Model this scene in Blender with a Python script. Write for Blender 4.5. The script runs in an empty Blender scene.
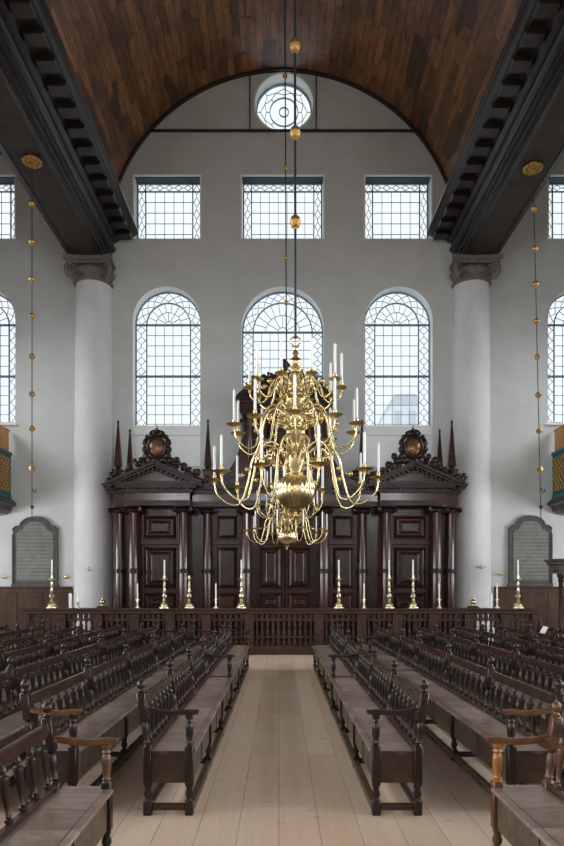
import bpy, bmesh, math, random
from math import sin, cos, pi, radians, sqrt
from mathutils import Vector, Matrix
from mathutils.geometry import tessellate_polygon
random.seed(7)
SC = bpy.context.scene
COL = SC.collection
F = 650.0; CX = 280.0; CY = 584.0; CAMX = -0.09; CAMZ = 2.0
def X(px, Y): return CAMX + (px - CX) / F * Y
def Z(py, Y): return CAMZ + (CY - py) / F * Y

# ------------------------------------------------------------------ materials
def nodes(name):
    m = bpy.data.materials.new(name); m.use_nodes = True
    nt = m.node_tree; b = nt.nodes['Principled BSDF']
    return m, nt, b
def N(nt, t, **kw):
    n = nt.nodes.new(t)
    for k, v in kw.items(): setattr(n, k, v)
    return n
def ramp(nt, fac, stops):
    r = N(nt, 'ShaderNodeValToRGB'); nt.links.new(fac, r.inputs[0])
    el = r.color_ramp.elements
    while len(el) < len(stops): el.new(0.5)
    for e, (p, c) in zip(el, stops): e.position = p; e.color = (*c, 1)
    return r.outputs[0]
def coords(nt, scale=(1, 1, 1), rot=(0, 0, 0), which='Object'):
    t = N(nt, 'ShaderNodeTexCoord'); mp = N(nt, 'ShaderNodeMapping')
    mp.inputs['Scale'].default_value = scale; mp.inputs['Rotation'].default_value = rot
    nt.links.new(t.outputs[which], mp.inputs[0]); return mp.outputs[0]
def noise(nt, vec, scale, detail=5, rough=.6):
    n = N(nt, 'ShaderNodeTexNoise'); n.inputs['Scale'].default_value = scale
    n.inputs['Detail'].default_value = detail; n.inputs['Roughness'].default_value = rough
    nt.links.new(vec, n.inputs['Vector']); return n.outputs['Fac']
def mix(nt, fac, a, b, mode='MIX'):
    m = N(nt, 'ShaderNodeMix', data_type='RGBA', blend_type=mode)
    for sock, v in ((m.inputs[0], fac), (m.inputs[6], a), (m.inputs[7], b)):
        if isinstance(v, (int, float)): sock.default_value = v
        elif isinstance(v, tuple): sock.default_value = (*v, 1)
        else: nt.links.new(v, sock)
    return m.outputs[2]
def bump(nt, b, h, strength=.3, dist=.01):
    n = N(nt, 'ShaderNodeBump'); n.inputs['Strength'].default_value = strength
    n.inputs['Distance'].default_value = dist
    nt.links.new(h, n.inputs['Height']); nt.links.new(n.outputs[0], b.inputs['Normal'])
def wood(name, dark, light, rough=.35, scale=(14, 14, 1.6), coat=.0, rv=.12, spec=.5):
    m, nt, b = nodes(name)
    v = coords(nt, scale); n = noise(nt, v, 1.6, 7, .65)
    v2 = coords(nt, (1.3, 1.3, .9)); n2 = noise(nt, v2, 1.4, 3)
    c = ramp(nt, n, [(.3, dark), (.7, light)])
    c = mix(nt, ramp(nt, n2, [(.35, (0, 0, 0)), (.75, (.7, .7, .7))]), c, tuple(x * .55 for x in dark))
    nt.links.new(c, b.inputs['Base Color'])
    mr = N(nt, 'ShaderNodeMapRange'); nt.links.new(n2, mr.inputs[0])
    mr.inputs[3].default_value = rough - rv; mr.inputs[4].default_value = rough + rv
    nt.links.new(mr.outputs[0], b.inputs['Roughness'])
    b.inputs['Coat Weight'].default_value = coat; b.inputs['Coat Roughness'].default_value = .2
    b.inputs['Specular IOR Level'].default_value = spec
    bump(nt, b, n, .05, .003)
    return m
def plain(name, col, rough=.5, metal=0, nz=.0, ns=8):
    m, nt, b = nodes(name)
    b.inputs['Roughness'].default_value = rough; b.inputs['Metallic'].default_value = metal
    v = coords(nt); n = noise(nt, v, ns)
    c = ramp(nt, n, [(.3, tuple(x * (1 - nz) for x in col)), (.7, tuple(min(1, x * (1 + nz)) for x in col))])
    nt.links.new(c, b.inputs['Base Color'])
    return m
M = {}
M['bench'] = wood('bench_oak', (.020, .011, .007), (.068, .035, .019), .3, (3, 9, 9), rv=.08, spec=.4)
M['benchv'] = wood('bench_oak_turned', (.009, .005, .0035), (.036, .018, .011), .30, (12, 12, 2.2), spec=.35)
def mk_seat():
    m, nt, b = nodes('seat_boards')
    br = N(nt, 'ShaderNodeTexBrick'); nt.links.new(coords(nt), br.inputs['Vector'])
    br.offset = 0; br.inputs['Scale'].default_value = 1; br.inputs['Brick Width'].default_value = 3
    br.inputs['Row Height'].default_value = .34; br.inputs['Mortar Size'].default_value = .004
    br.inputs['Color1'].default_value = (.20, .14, .107, 1); br.inputs['Color2'].default_value = (.36, .27, .215, 1); br.inputs['Mortar'].default_value = (.01, .007, .005, 1)
    n = noise(nt, coords(nt, (3, 12, 3)), 1.6, 7, .65); n2 = noise(nt, coords(nt), 3.5, 4)
    c = mix(nt, .7, br.outputs['Color'], ramp(nt, n, [(.3, (.45, .40, .38)), (.7, (1.2, 1.2, 1.2))]), 'MULTIPLY')
    c = mix(nt, ramp(nt, n2, [(.5, (0, 0, 0)), (.7, (.6, .6, .6))]), c, (.17, .075, .042))
    nt.links.new(c, b.inputs['Base Color'])
    mr = N(nt, 'ShaderNodeMapRange'); nt.links.new(n2, mr.inputs[0]); mr.inputs[3].default_value = .2; mr.inputs[4].default_value = .42
    nt.links.new(mr.outputs[0], b.inputs['Roughness']); b.inputs['Specular IOR Level'].default_value = .8
    bump(nt, b, n, .1, .003); return m
M['seat'] = mk_seat()
M['panel'] = wood('bench_panel', (.06, .042, .027), (.17, .12, .078), .45, (6, 6, 6), spec=.4)
M['rung'] = wood('bench_rail', (.016, .008, .005), (.060, .029, .017), .25, (10, 2.5, 10), spec=.5)
M['warm'] = wood('bench_oak_warm', (.05, .022, .011), (.17, .075, .033), .3, (12, 12, 2.5))
M['amber'] = wood('bench_oak_amber', (.22, .075, .015), (.42, .16, .035), .3, (12, 12, 2.5))
M['ark'] = wood('ark_jacaranda', (.013, .005, .004), (.075, .025, .015), .26, (22, 22, 1.4), spec=.32)
M['arkcol'] = wood('ark_column_wood', (.030, .009, .006), (.085, .026, .015), .17, (16, 16, 1.0), rv=.05)
M['arkdark'] = wood('ark_moulding_wood', (.010, .005, .004), (.042, .018, .013), .32, spec=.35)
M['rail'] = wood('rail_wood', (.026, .011, .006), (.085, .036, .020), .38, (3, 12, 12), spec=.3)
M['wains'] = wood('wainscot_wood', (.04, .018, .009), (.10, .046, .022), .5, (8, 8, 2), spec=.3)
M['beam'] = wood('beam_wood', (.012, .009, .008), (.03, .021, .017), .33, (5, .5, 5), rv=.03, spec=.55)
M['soffit'] = wood('beam_soffit_wood', (.03, .021, .017), (.06, .043, .034), .7, (8, .6, 8))
M['brass'] = plain('polished_brass', (.66, .54, .30), .27, 1, .06)
M['brassd'] = plain('aged_brass', (.62, .48, .24), .3, 1, .15)
M['palebrass'] = plain('pale_brass', (.86, .78, .56), .33, 1, .05)
M['gilt'] = plain('gilded_wood', (.50, .29, .09), .42, .75, .2, 20)
M['iron'] = plain('dark_iron', (.035, .042, .055), .5, .5)
M['lead'] = plain('window_lead', (.17, .28, .37), .6, .2)
M['wax'] = plain('candle_wax', (.86, .85, .80), .5, 0, .02)
M['white'] = plain('white_paint', (.86, .87, .85), .7, 0, .02)
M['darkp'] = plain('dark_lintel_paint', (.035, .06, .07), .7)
M['stone'] = plain('capital_stone', (.17, .155, .14), .85, 0, .35, 9)
M['slate'] = plain('tablet_stone', (.085, .085, .075), .8, 0, .25, 6)
M['teal'] = plain('teal_paint', (.012, .10, .10), .5, 0, .2)
M['pine'] = wood('orange_pine', (.35, .14, .03), (.55, .25, .06), .45)
M['paper'] = plain('paper', (.85, .84, .82), .7)
M['red'] = plain('red_cloth', (.45, .03, .03), .6)
M['house'] = plain('pale_house_render', (.86, .90, .92), .9)
M['roofm'] = plain('slate_roof', (.66, .72, .77), .9)

def mk_wall():
    m, nt, b = nodes('whitewashed_brick')
    v = coords(nt, (1, 1, 1), (pi / 2, 0, 0))
    br = N(nt, 'ShaderNodeTexBrick'); nt.links.new(v, br.inputs['Vector'])
    br.inputs['Scale'].default_value = 1; br.inputs['Brick Width'].default_value = .26
    br.inputs['Row Height'].default_value = .085; br.inputs['Mortar Size'].default_value = .008
    br.inputs['Color1'].default_value = (1, 1, 1, 1); br.inputs['Color2'].default_value = (.93, .93, .93, 1)
    br.inputs['Mortar'].default_value = (.86, .86, .86, 1)
    n = noise(nt, coords(nt), 1.1, 5)
    base = ramp(nt, n, [(.3, (.60, .615, .605)), (.7, (.67, .685, .675))])
    c = mix(nt, .5, base, br.outputs['Color'], 'MULTIPLY')
    nt.links.new(c, b.inputs['Base Color']); b.inputs['Roughness'].default_value = .8
    bump(nt, b, br.outputs['Fac'], -.25, .006)
    return m
M['wall'] = mk_wall()
def mk_plaster():
    m, nt, b = nodes('column_plaster')
    n = noise(nt, coords(nt, (1, 1, .6)), 2.0, 5)
    nt.links.new(ramp(nt, n, [(.3, (.62, .62, .63)), (.7, (.70, .70, .70))]), b.inputs['Base Color'])
    b.inputs['Roughness'].default_value = .75; bump(nt, b, noise(nt, coords(nt), 14), .15, .01)
    return m
M['plaster'] = mk_plaster()
def mk_floor():
    m, nt, b = nodes('pine_floorboards')
    t = N(nt, 'ShaderNodeTexCoord'); mp = N(nt, 'ShaderNodeMapping')
    mp.inputs['Rotation'].default_value = (0, 0, pi / 2); mp.inputs['Location'].default_value = (1.3, .10, 0)
    nt.links.new(t.outputs['Object'], mp.inputs[0]); v = mp.outputs[0]
    br = N(nt, 'ShaderNodeTexBrick'); nt.links.new(v, br.inputs['Vector'])
    br.offset = .37; br.inputs['Scale'].default_value = 1; br.inputs['Brick Width'].default_value = 6.3
    br.inputs['Row Height'].default_value = .33; br.inputs['Mortar Size'].default_value = .004
    br.inputs['Mortar Smooth'].default_value = .3
    br.inputs['Color1'].default_value = (.54, .385, .265, 1); br.inputs['Color2'].default_value = (.66, .50, .365, 1)
    br.inputs['Mortar'].default_value = (.26, .18, .12, 1)
    g = noise(nt, coords(nt, (14, .8, 1)), 1.5, 7, .7)
    c = mix(nt, .55, br.outputs['Color'], ramp(nt, g, [(.25, (.72, .66, .60)), (.7, (1, 1, 1))]), 'MULTIPLY')
    p = noise(nt, coords(nt, (1, .8, 1)), 1.0, 4)
    c = mix(nt, ramp(nt, p, [(.45, (0, 0, 0)), (.75, (.55, .55, .55))]), c, (.56, .50, .42))
    s = noise(nt, coords(nt, (2.5, 6, 1)), 1.3, 3)
    c = mix(nt, ramp(nt, s, [(.66, (0, 0, 0)), (.72, (.6, .6, .6))]), c, (.16, .085, .04))
    nt.links.new(c, b.inputs['Base Color']); b.inputs['Roughness'].default_value = .5
    bump(nt, b, br.outputs['Fac'], -.4, .006)
    return m
M['floor'] = mk_floor()
def mk_vault():
    m, nt, b = nodes('vault_boards')
    uv = coords(nt, which='UV')
    br = N(nt, 'ShaderNodeTexBrick'); nt.links.new(uv, br.inputs['Vector'])
    br.offset = .43; br.squash = 1; br.inputs['Scale'].default_value = 1; br.inputs['Brick Width'].default_value = 1.9
    br.inputs['Row Height'].default_value = .24; br.inputs['Mortar Size'].default_value = .008
    br.inputs['Bias'].default_value = 0
    br.inputs['Color1'].default_value = (.17, .08, .03, 1); br.inputs['Color2'].default_value = (.44, .21, .08, 1)
    br.inputs['Mortar'].default_value = (.02, .012, .008, 1)
    g = noise(nt, coords(nt, (1.2, 16, 1), which='UV'), 1.3, 6, .7)
    c = mix(nt, .7, br.outputs['Color'], ramp(nt, g, [(.3, (.55, .5, .5)), (.65, (1.1, 1, 1))]), 'MULTIPLY')
    # darkened single boards: blocky cells
    vo = N(nt, 'ShaderNodeTexVoronoi', distance='CHEBYCHEV'); vo.inputs['Scale'].default_value = 1
    nt.links.new(coords(nt, (.55, 2.1, 1), which='UV'), vo.inputs['Vector'])
    sep = N(nt, 'ShaderNodeSeparateColor'); nt.links.new(vo.outputs['Color'], sep.inputs[0])
    c = mix(nt, ramp(nt, sep.outputs[0], [(.82, (0, 0, 0)), (.86, (.75, .75, .75))]), c, (.030, .024, .02))
    p = noise(nt, coords(nt, (.35, .5, 1), which='UV'), 1.5, 5, .65)
    c = mix(nt, ramp(nt, p, [(.48, (0, 0, 0)), (.74, (.6, .6, .6))]), c, (.05, .03, .02))
    p2 = noise(nt, coords(nt, (.9, 3.2, 1), which='UV'), 1.5, 8, .75)
    c = mix(nt, .8, c, ramp(nt, p2, [(.36, (.25, .22, .2)), (.55, (1, 1, 1)), (.75, (1.25, 1.2, 1.1))]), 'MULTIPLY')
    nt.links.new(c, b.inputs['Base Color']); b.inputs['Roughness'].default_value = .34
    bump(nt, b, br.outputs['Fac'], -.4, .01)
    return m
M['vault'] = mk_vault()
def mk_glass():
    m = bpy.data.materials.new('leaded_glass'); m.use_nodes = True; nt = m.node_tree
    nt.nodes.clear(); out = N(nt, 'ShaderNodeOutputMaterial'); mx = N(nt, 'ShaderNodeMixShader')
    tr = N(nt, 'ShaderNodeBsdfTransparent'); tr.inputs[0].default_value = (.97, .985, .99, 1)
    gl = N(nt, 'ShaderNodeBsdfGlossy'); gl.inputs['Roughness'].default_value = .05
    mx.inputs[0].default_value = .05
    nt.links.new(tr.outputs[0], mx.inputs[1]); nt.links.new(gl.outputs[0], mx.inputs[2])
    nt.links.new(mx.outputs[0], out.inputs[0]); return m
M['glass'] = mk_glass()
def mk_inscr():
    m, nt, b = nodes('inscribed_stone')
    v = coords(nt)
    w = noise(nt, coords(nt, (26, 1, 14)), 1.6, 2, .5)
    wv = N(nt, 'ShaderNodeTexWave', wave_type='BANDS', bands_direction='Z'); wv.inputs['Scale'].default_value = 2.6
    nt.links.new(v, wv.inputs[0])
    li = ramp(nt, wv.outputs[1], [(.45, (0, 0, 0)), (.6, (1, 1, 1))])
    gl = ramp(nt, w, [(.48, (0, 0, 0)), (.56, (1, 1, 1))])
    f = mix(nt, 1.0, li, gl, 'MULTIPLY')
    base = ramp(nt, noise(nt, v, 3, 5), [(.3, (.11, .11, .10)), (.7, (.19, .19, .17))])
    nt.links.new(mix(nt, f, base, (.27, .26, .235)), b.inputs['Base Color']); b.inputs['Roughness'].default_value = .7
    return m
M['inscr'] = mk_inscr()

# ------------------------------------------------------------------ mesh builder
class MB:
    def __init__(s): s.v = []; s.f = []; s.mi = []; s.cm = 0
    def add(s, vs, fs):
        o = len(s.v); s.v += [tuple(p) for p in vs]
        for f in fs: s.f.append(tuple(o + i for i in f)); s.mi.append(s.cm)
        return s
    def box(s, x0, x1, y0, y1, z0, z1, c=0):
        if x0 > x1: x0, x1 = x1, x0
        if c <= 0:
            vs = [(x, y, z) for z in (z0, z1) for y in (y0, y1) for x in (x0, x1)]
            return s.add(vs, [(0, 2, 3, 1), (4, 5, 7, 6), (0, 1, 5, 4), (2, 6, 7, 3), (0, 4, 6, 2), (1, 3, 7, 5)])
        rings = []
        for z, k in ((z0, c), (z0 + c, 0), (z1 - c, 0), (z1, c)):
            a = [(x0 + k + (c if not k else 0), y0 + k), (x1 - k - (c if not k else 0), y0 + k), (x1 - k, y0 + k + (c if not k else 0)), (x1 - k, y1 - k - (c if not k else 0)),
                 (x1 - k - (c if not k else 0), y1 - k), (x0 + k + (c if not k else 0), y1 - k), (x0 + k, y1 - k - (c if not k else 0)), (x0 + k, y0 + k + (c if not k else 0))]
            rings.append([(x, y, z) for x, y in a])
        vs = sum(rings, []); fs = []
        for r in range(3):
            for i in range(8):
                j = (i + 1) % 8; fs.append((r * 8 + i, r * 8 + j, r * 8 + 8 + j, r * 8 + 8 + i))
        fs.append(tuple(reversed(range(8)))); fs.append(tuple(range(24, 32)))
        return s.add(vs, fs)
    def lathe(s, prof, seg=16, c=(0, 0, 0), flute=0, fn=0):
        vs = []; fs = []; n = len(prof)
        for (r, z) in prof:
            for i in range(seg):
                a = 2 * pi * i / seg
                rr = r * (1 + flute * cos(fn * a)) if fn else r
                vs.append((c[0] + rr * cos(a), c[1] + rr * sin(a), c[2] + z))
        for k in range(n - 1):
            for i in range(seg):
                j = (i + 1) % seg; fs.append((k * seg + i, k * seg + j, (k + 1) * seg + j, (k + 1) * seg + i))
        if prof[0][0] > 1e-5: fs.append(tuple(reversed(range(seg))))
        if prof[-1][0] > 1e-5: fs.append(tuple(range((n - 1) * seg, n * seg)))
        return s.add(vs, fs)
    def tube(s, pts, rad, seg=8, closed=False):
        pts = [Vector(p) for p in pts]; n = len(pts)
        if not hasattr(rad, '__len__'): rad = [rad] * n
        vs = []; fs = []; up = None
        for i, p in enumerate(pts):
            if closed: t = pts[(i + 1) % n] - pts[i - 1]
            else: t = pts[min(i + 1, n - 1)] - pts[max(i - 1, 0)]
            t.normalize()
            if up is None:
                up = Vector((0, 0, 1)) if abs(t.z) < .9 else Vector((1, 0, 0))
            a = t.cross(up); a.normalize(); b = a.cross(t); up = b
            for k in range(seg):
                q = 2 * pi * k / seg; vs.append(p + (a * cos(q) + b * sin(q)) * rad[i])
        m = n if closed else n - 1
        for i in range(m):
            i2 = (i + 1) % n
            for k in range(seg):
                k2 = (k + 1) % seg; fs.append((i * seg + k, i * seg + k2, i2 * seg + k2, i2 * seg + k))
        if not closed: fs.append(tuple(reversed(range(seg)))); fs.append(tuple(range((n - 1) * seg, n * seg)))
        return s.add(vs, fs)
    def prism(s, poly, y0, y1, axis='Y', holes=()):
        # poly in XZ extruded along Y (axis 'Y'), or in YZ extruded along X (axis 'X')
        loops = [list(poly)] + [list(h) for h in holes]
        flat = sum(loops, [])
        tri = tessellate_polygon([[Vector((a, b, 0)) for a, b in l] for l in loops])
        def mp(a, b, d): return (a, d, b) if axis == 'Y' else (d, a, b)
        n = len(flat); vs = [mp(a, b, y0) for a, b in flat] + [mp(a, b, y1) for a, b in flat]
        fs = [tuple(t) for t in tri] + [tuple(n + i for i in reversed(t)) for t in tri]
        s.add(vs, fs); base = len(s.v) - 2 * n; o = 0; self_cm = s.cm
        for li, l in enumerate(loops):
            if li and hasattr(s, 'holemats'): s.cm = s.holemats[li - 1]
            k = len(l)
            for i in range(k):
                j = (i + 1) % k
                s.f.append((base + o + i, base + o + j, base + n + o + j, base + n + o + i)); s.mi.append(s.cm)
            o += k; s.cm = self_cm
        return s
    def bar(s, p, q, w, y, d):
        (x0, z0), (x1, z1) = p, q; L = math.hypot(x1 - x0, z1 - z0)
        if L < 1e-6: return s
        nx, nz = -(z1 - z0) / L * w / 2, (x1 - x0) / L * w / 2
        vs = [(a + sx * nx, yy, b + sx * nz) for yy in (y, y + d) for (a, b) in ((x0, z0), (x1, z1)) for sx in (-1, 1)]
        return s.add(vs, [(0, 1, 3, 2), (4, 6, 7, 5), (0, 2, 6, 4), (1, 5, 7, 3), (0, 4, 5, 1), (2, 3, 7, 6)])
    def ball(s, c, r, seg=12, rings=8, sc=(1, 1, 1)):
        vs = [(c[0], c[1], c[2] - r * sc[2])]; fs = []
        for k in range(1, rings):
            a = pi * k / rings
            for i in range(seg):
                b = 2 * pi * i / seg
                vs.append((c[0] + r * sc[0] * sin(a) * cos(b), c[1] + r * sc[1] * sin(a) * sin(b), c[2] - r * sc[2] * cos(a)))
        vs.append((c[0], c[1], c[2] + r * sc[2])); t = len(vs) - 1
        for i in range(seg):
            j = (i + 1) % seg; fs.append((0, 1 + j, 1 + i)); fs.append((t, t - seg + i, t - seg + j))
        for k in range(rings - 2):
            for i in range(seg):
                j = (i + 1) % seg; a = 1 + k * seg; fs.append((a + i, a + j, a + seg + j, a + seg + i))
        return s.add(vs, fs)
    def xform(s, mat):
        s.v = [tuple(mat @ Vector(p)) for p in s.v]; return s
    def mesh(s, name, mats, smooth=None):
        me = bpy.data.meshes.new(name); me.from_pydata(s.v, [], s.f)
        mats = mats if isinstance(mats, (list, tuple)) else [mats]
        for m in mats: me.materials.append(M[m] if isinstance(m, str) else m)
        if len(mats) > 1: me.polygons.foreach_set('material_index', s.mi)
        bm = bmesh.new(); bm.from_mesh(me)
        bmesh.ops.recalc_face_normals(bm, faces=bm.faces); bm.to_mesh(me); bm.free()
        if smooth:
            me.polygons.foreach_set('use_smooth', [True] * len(me.polygons))
            me.set_sharp_from_angle(angle=radians(smooth))
        me.update(); return me
    def build(s, name, mats, parent=None, smooth=None, loc=None):
        o = bpy.data.objects.new(name, s.mesh(name, mats, smooth)); COL.objects.link(o)
        if parent: o.parent = parent
        if loc: o.location = loc
        return o
def inst(name, me, parent=None, loc=(0, 0, 0), rz=0, sc=1):
    o = bpy.data.objects.new(name, me); COL.objects.link(o); o.parent = parent
    o.location = loc; o.rotation_euler = (0, 0, rz); o.scale = (sc, sc, sc) if not hasattr(sc, '__len__') else sc
    return o
def thing(name, loc=(0, 0, 0), label=None, cat=None, group=None, kind=None):
    o = bpy.data.objects.new(name, None); COL.objects.link(o); o.location = loc; o.empty_display_size = .2
    return tag(o, label, cat, group, kind)
def tag(o, label=None, cat=None, group=None, kind=None):
    for k, v in (('label', label), ('category', cat), ('group', group), ('kind', kind)):
        if v: o[k] = v
    return o
def copy_tree(o, parent=None):
    c = o.copy(); COL.objects.link(c); c.parent = parent
    for ch in list(o.children): copy_tree(ch, c)
    return c

# ------------------------------------------------------------------ room shell
YW = 21.7; YB = -14.0; XS = 13.0; VR = 5.87; VZ = 13.25; BZ = 12.62; KB = .976
SW = F / YW   # px per metre at the far wall
def WX(px): return (px - 282.7) / SW
def WZ(py): return CAMZ + (CY - py) / SW

b = MB(); b.box(-XS - .3, XS + .3, YB - .3, YW + .6, -.2, 0); tag(b.build('floor', 'floor'), kind='structure')

ARCH = []      # (cx, width, ztop, zbot_hole)
side = [(-3.88, 2.25), (3.88, 2.25)]
ztop = WZ(286.5)
mids = [(-10.05, 2.25, ztop, WZ(422), 0), (-3.88, 2.25, ztop, WZ(466), 1), (0, 2.75, ztop, WZ(466), 1), (3.88, 2.25, ztop, WZ(466), 1), (9.98, 2.25, ztop, WZ(422), 0)]
ups = [(-10.05, 2.22), (-3.86, 2.22), (0, 2.74), (3.86, 2.22), (9.98, 2.22)]
UZ0, UZ1 = WZ(238.5), WZ(175.5)
def archloop(cx, w, zt, zb, n=24):
    r = w / 2; zc = zt - r
    return [(cx - r, zb), (cx + r, zb)] + [(cx + r * cos(pi * i / n), zc + r * sin(pi * i / n)) for i in range(n + 1)]
holes = []; hm = []
for cx, w, zt, zb, ap in mids: holes.append(archloop(cx, w, zt, zb)); hm.append(1)
for cx, w in ups: holes.append([(cx - w / 2, UZ0), (cx + w / 2, UZ0), (cx + w / 2, UZ1), (cx - w / 2, UZ1)]); hm.append(1)
RCX, RCZ, RR = WX(284), WZ(103), .97
holes.append([(RCX + RR * cos(2 * pi * i / 40), RCZ + RR * sin(2 * pi * i / 40)) for i in range(40)]); hm.append(1)
w_ = MB(); w_.holemats = hm
w_.prism([(-XS - .3, 0), (XS + .3, 0), (XS + .3, 20.2), (-XS - .3, 20.2)], YW, YW + .55, holes=holes)
tag(w_.build('wall_back', ['wall', 'white']), kind='structure')
tag(MB().box(-XS - .3, -XS, YB, YW, 0, 20.2).build('wall_left', 'wall'), kind='structure')
tag(MB().box(XS, XS + .3, YB, YW, 0, 20.2).build('wall_right', 'wall'), kind='structure')
tag(MB().box(-XS - .3, XS + .3, YB - .3, YB, 0, 20.2).build('wall_front', 'wall'), kind='structure')

# barrel vaults (one ceiling, three vaults), with uv = (Y, arc length)
def vault(cx, R, zc, n=48):
    vs = []; fs = []; uvs = []
    ys = [YB, YW]
    for i in range(n + 1):
        a = pi * i / n
        for rr in (R, R + .15):
            for y in ys:
                vs.append((cx + rr * cos(a), y, zc + rr * sin(a))); uvs.append((y, R * a))
    for i in range(n):
        o = i * 4; p = o + 4
        fs += [(o, o + 1, p + 1, p), (o + 2, p + 2, p + 3, o + 3), (o + 1, o + 3, p + 3, p + 1), (o, p, p + 2, o + 2)]
    return vs, fs, uvs
vs, fs, uvs = [], [], []
for cx, R, zc in ((0, VR, VZ), (-10.05, 2.95, 13.45), (10.05, 2.95, 13.45)):
    a, f_, u = vault(cx, R, zc); o = len(vs); vs += a; uvs += u; fs += [tuple(o + i for i in q) for q in f_]
me = bpy.data.meshes.new('ceiling'); me.from_pydata(vs, [], fs); me.materials.append(M['vault'])
ul = me.uv_layers.new(name='UVMap')
for l in me.loops: ul.data[l.index].uv = uvs[l.vertex_index]
me.polygons.foreach_set('use_smooth', [True] * len(me.polygons)); me.set_sharp_from_angle(angle=radians(40))
ceil = bpy.data.objects.new('ceiling', me); COL.objects.link(ceil); tag(ceil, kind='structure')
# dark rib where the vault meets the end wall
pts_o = [(VR * cos(pi * i / 60), VZ + VR * sin(pi * i / 60)) for i in range(61)]
pts_i = [((VR - .05) * cos(pi * i / 60), VZ + (VR - .05) * sin(pi * i / 60)) for i in range(60, -1, -1)]
tag(MB().prism(pts_o + pts_i, YW - .14, YW).build('trim_3', 'beam', smooth=30), kind='structure')

# entablatures on both sides of the nave
prof = [(7.12, BZ), (5.92, BZ), (5.92, BZ + .13), (5.87, BZ + .145), (5.87, BZ + .30), (5.81, BZ + .315), (5.81, BZ + .42), (5.74, BZ + .45), (5.70, BZ + .52), (5.70, BZ + .56),
        (5.78, BZ + .58), (5.78, BZ + .74), (5.70, BZ + .77), (5.64, BZ + .79), (5.58, BZ + .86), (5.52, BZ + .90), (5.02, BZ + .90), (5.02, BZ + .86), (4.98, BZ + .86), (4.98, BZ + .93),
        (4.94, BZ + .95), (4.88, BZ + 1.0), (4.82, BZ + 1.03), (4.82, BZ + 1.07), (4.77, BZ + 1.08), (4.77, BZ + 1.14), (7.12, BZ + 1.14)]
prof = [(x * KB if x > 5.4 else x + .04, z) for x, z in prof]
mod = MB(); mod.prism([(-.0, 0), (.40, 0), (.44, .05), (.44, .10), (.40, .15), (0, .15)], -.17, .17); modme = mod.mesh('modillion', 'beam', 30)
for i, s in ((1, -1), (2, 1)):
    e = MB().prism([(s * x, z) for x, z in prof], YB, YW)
    t = thing('trim_%d' % i, kind='structure')
    e.build('entablature', 'beam', t)
    so = MB().box(s * 6.92, s * 6.80, YB, YW, BZ - .03, BZ).box(s * 5.93, s * 5.81, YB, YW, BZ - .03, BZ)
    so.build('soffit_moulding', 'beam', t)
    MB().box(s * 6.79, s * 5.94, YB, YW, BZ - .008, BZ).build('soffit_board', 'soffit', t)
    MB().box(s * 6.94, s * 7.04, YB, YW, BZ + .35, BZ + 1.14).build('outer_fascia', 'beam', t)
    for k in range(22):
        y = 21.3 - .7 * k
        inst('modillion', modme, t, (s * 5.54 * KB, y, BZ + .75), pi if s > 0 else 0)

# wainscot on the far wall
for i, (a, c) in enumerate(((-XS, -7.0), (7.05, XS))):
    t = thing('trim_%d' % (4 + i), kind='structure')
    zt = WZ(586.5)
    m_ = MB().box(a, c, YW - .08, YW, 0, zt - .07)
    x = a + .05
    while x < c - .5: m_.box(x, x + .72, YW - .10, YW - .08, .3, zt - .2, .01); x += .85
    m_.build('panelling', 'wains', t)
    MB().box(a, c, YW - .13, YW, zt - .07, zt, .015).build('cap_rail', 'wains', t)

# ------------------------------------------------------------------ windows
LW = .017
def add_glazing(t, outline, lines, thick, yp=YW + .42):
    lead = MB()
    for p, q in lines: lead.bar(p, q, LW, yp, .02)
    lead.build('leading', 'lead', t)
    fr = MB()
    for p, q, w in thick: fr.bar(p, q, w, yp - .02, .06)
    fr.build('frame', 'lead', t)
    MB().prism(outline, yp + .005, yp + .013).build('glass', 'glass', t)
def diamonds(x0, x1, z0, z1, n):
    L = []; xm = (x0 + x1) / 2; h = (z1 - z0) / n
    for k in range(n):
        a = z0 + k * h; m_ = a + h / 2; bz = a + h
        L += [((xm, a + .04), (x0 + .04, m_)), ((x0 + .04, m_), (xm, bz - .04)), ((xm, a + .04), (x1 - .04, m_)), ((x1 - .04, m_), (xm, bz - .04)), ((xm, bz - .04), (xm, bz + .04) if k < n - 1 else (xm, bz)),
              ((x0, m_), (x0 + .04, m_)), ((x1 - .04, m_), (x1, m_))]
    return L
def hdiamonds(x0, x1, z0, z1, n):
    return [((a[1], a[0]), (b_[1], b_[0])) for a, b_ in diamonds(z0, z1, x0, x1, n)]
def arcl(cx, cz, r, n=20, a0=0, a1=pi):
    p = [(cx + r * cos(a0 + (a1 - a0) * i / n), cz + r * sin(a0 + (a1 - a0) * i / n)) for i in range(n + 1)]
    return list(zip(p, p[1:]))
wi = 0
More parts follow.
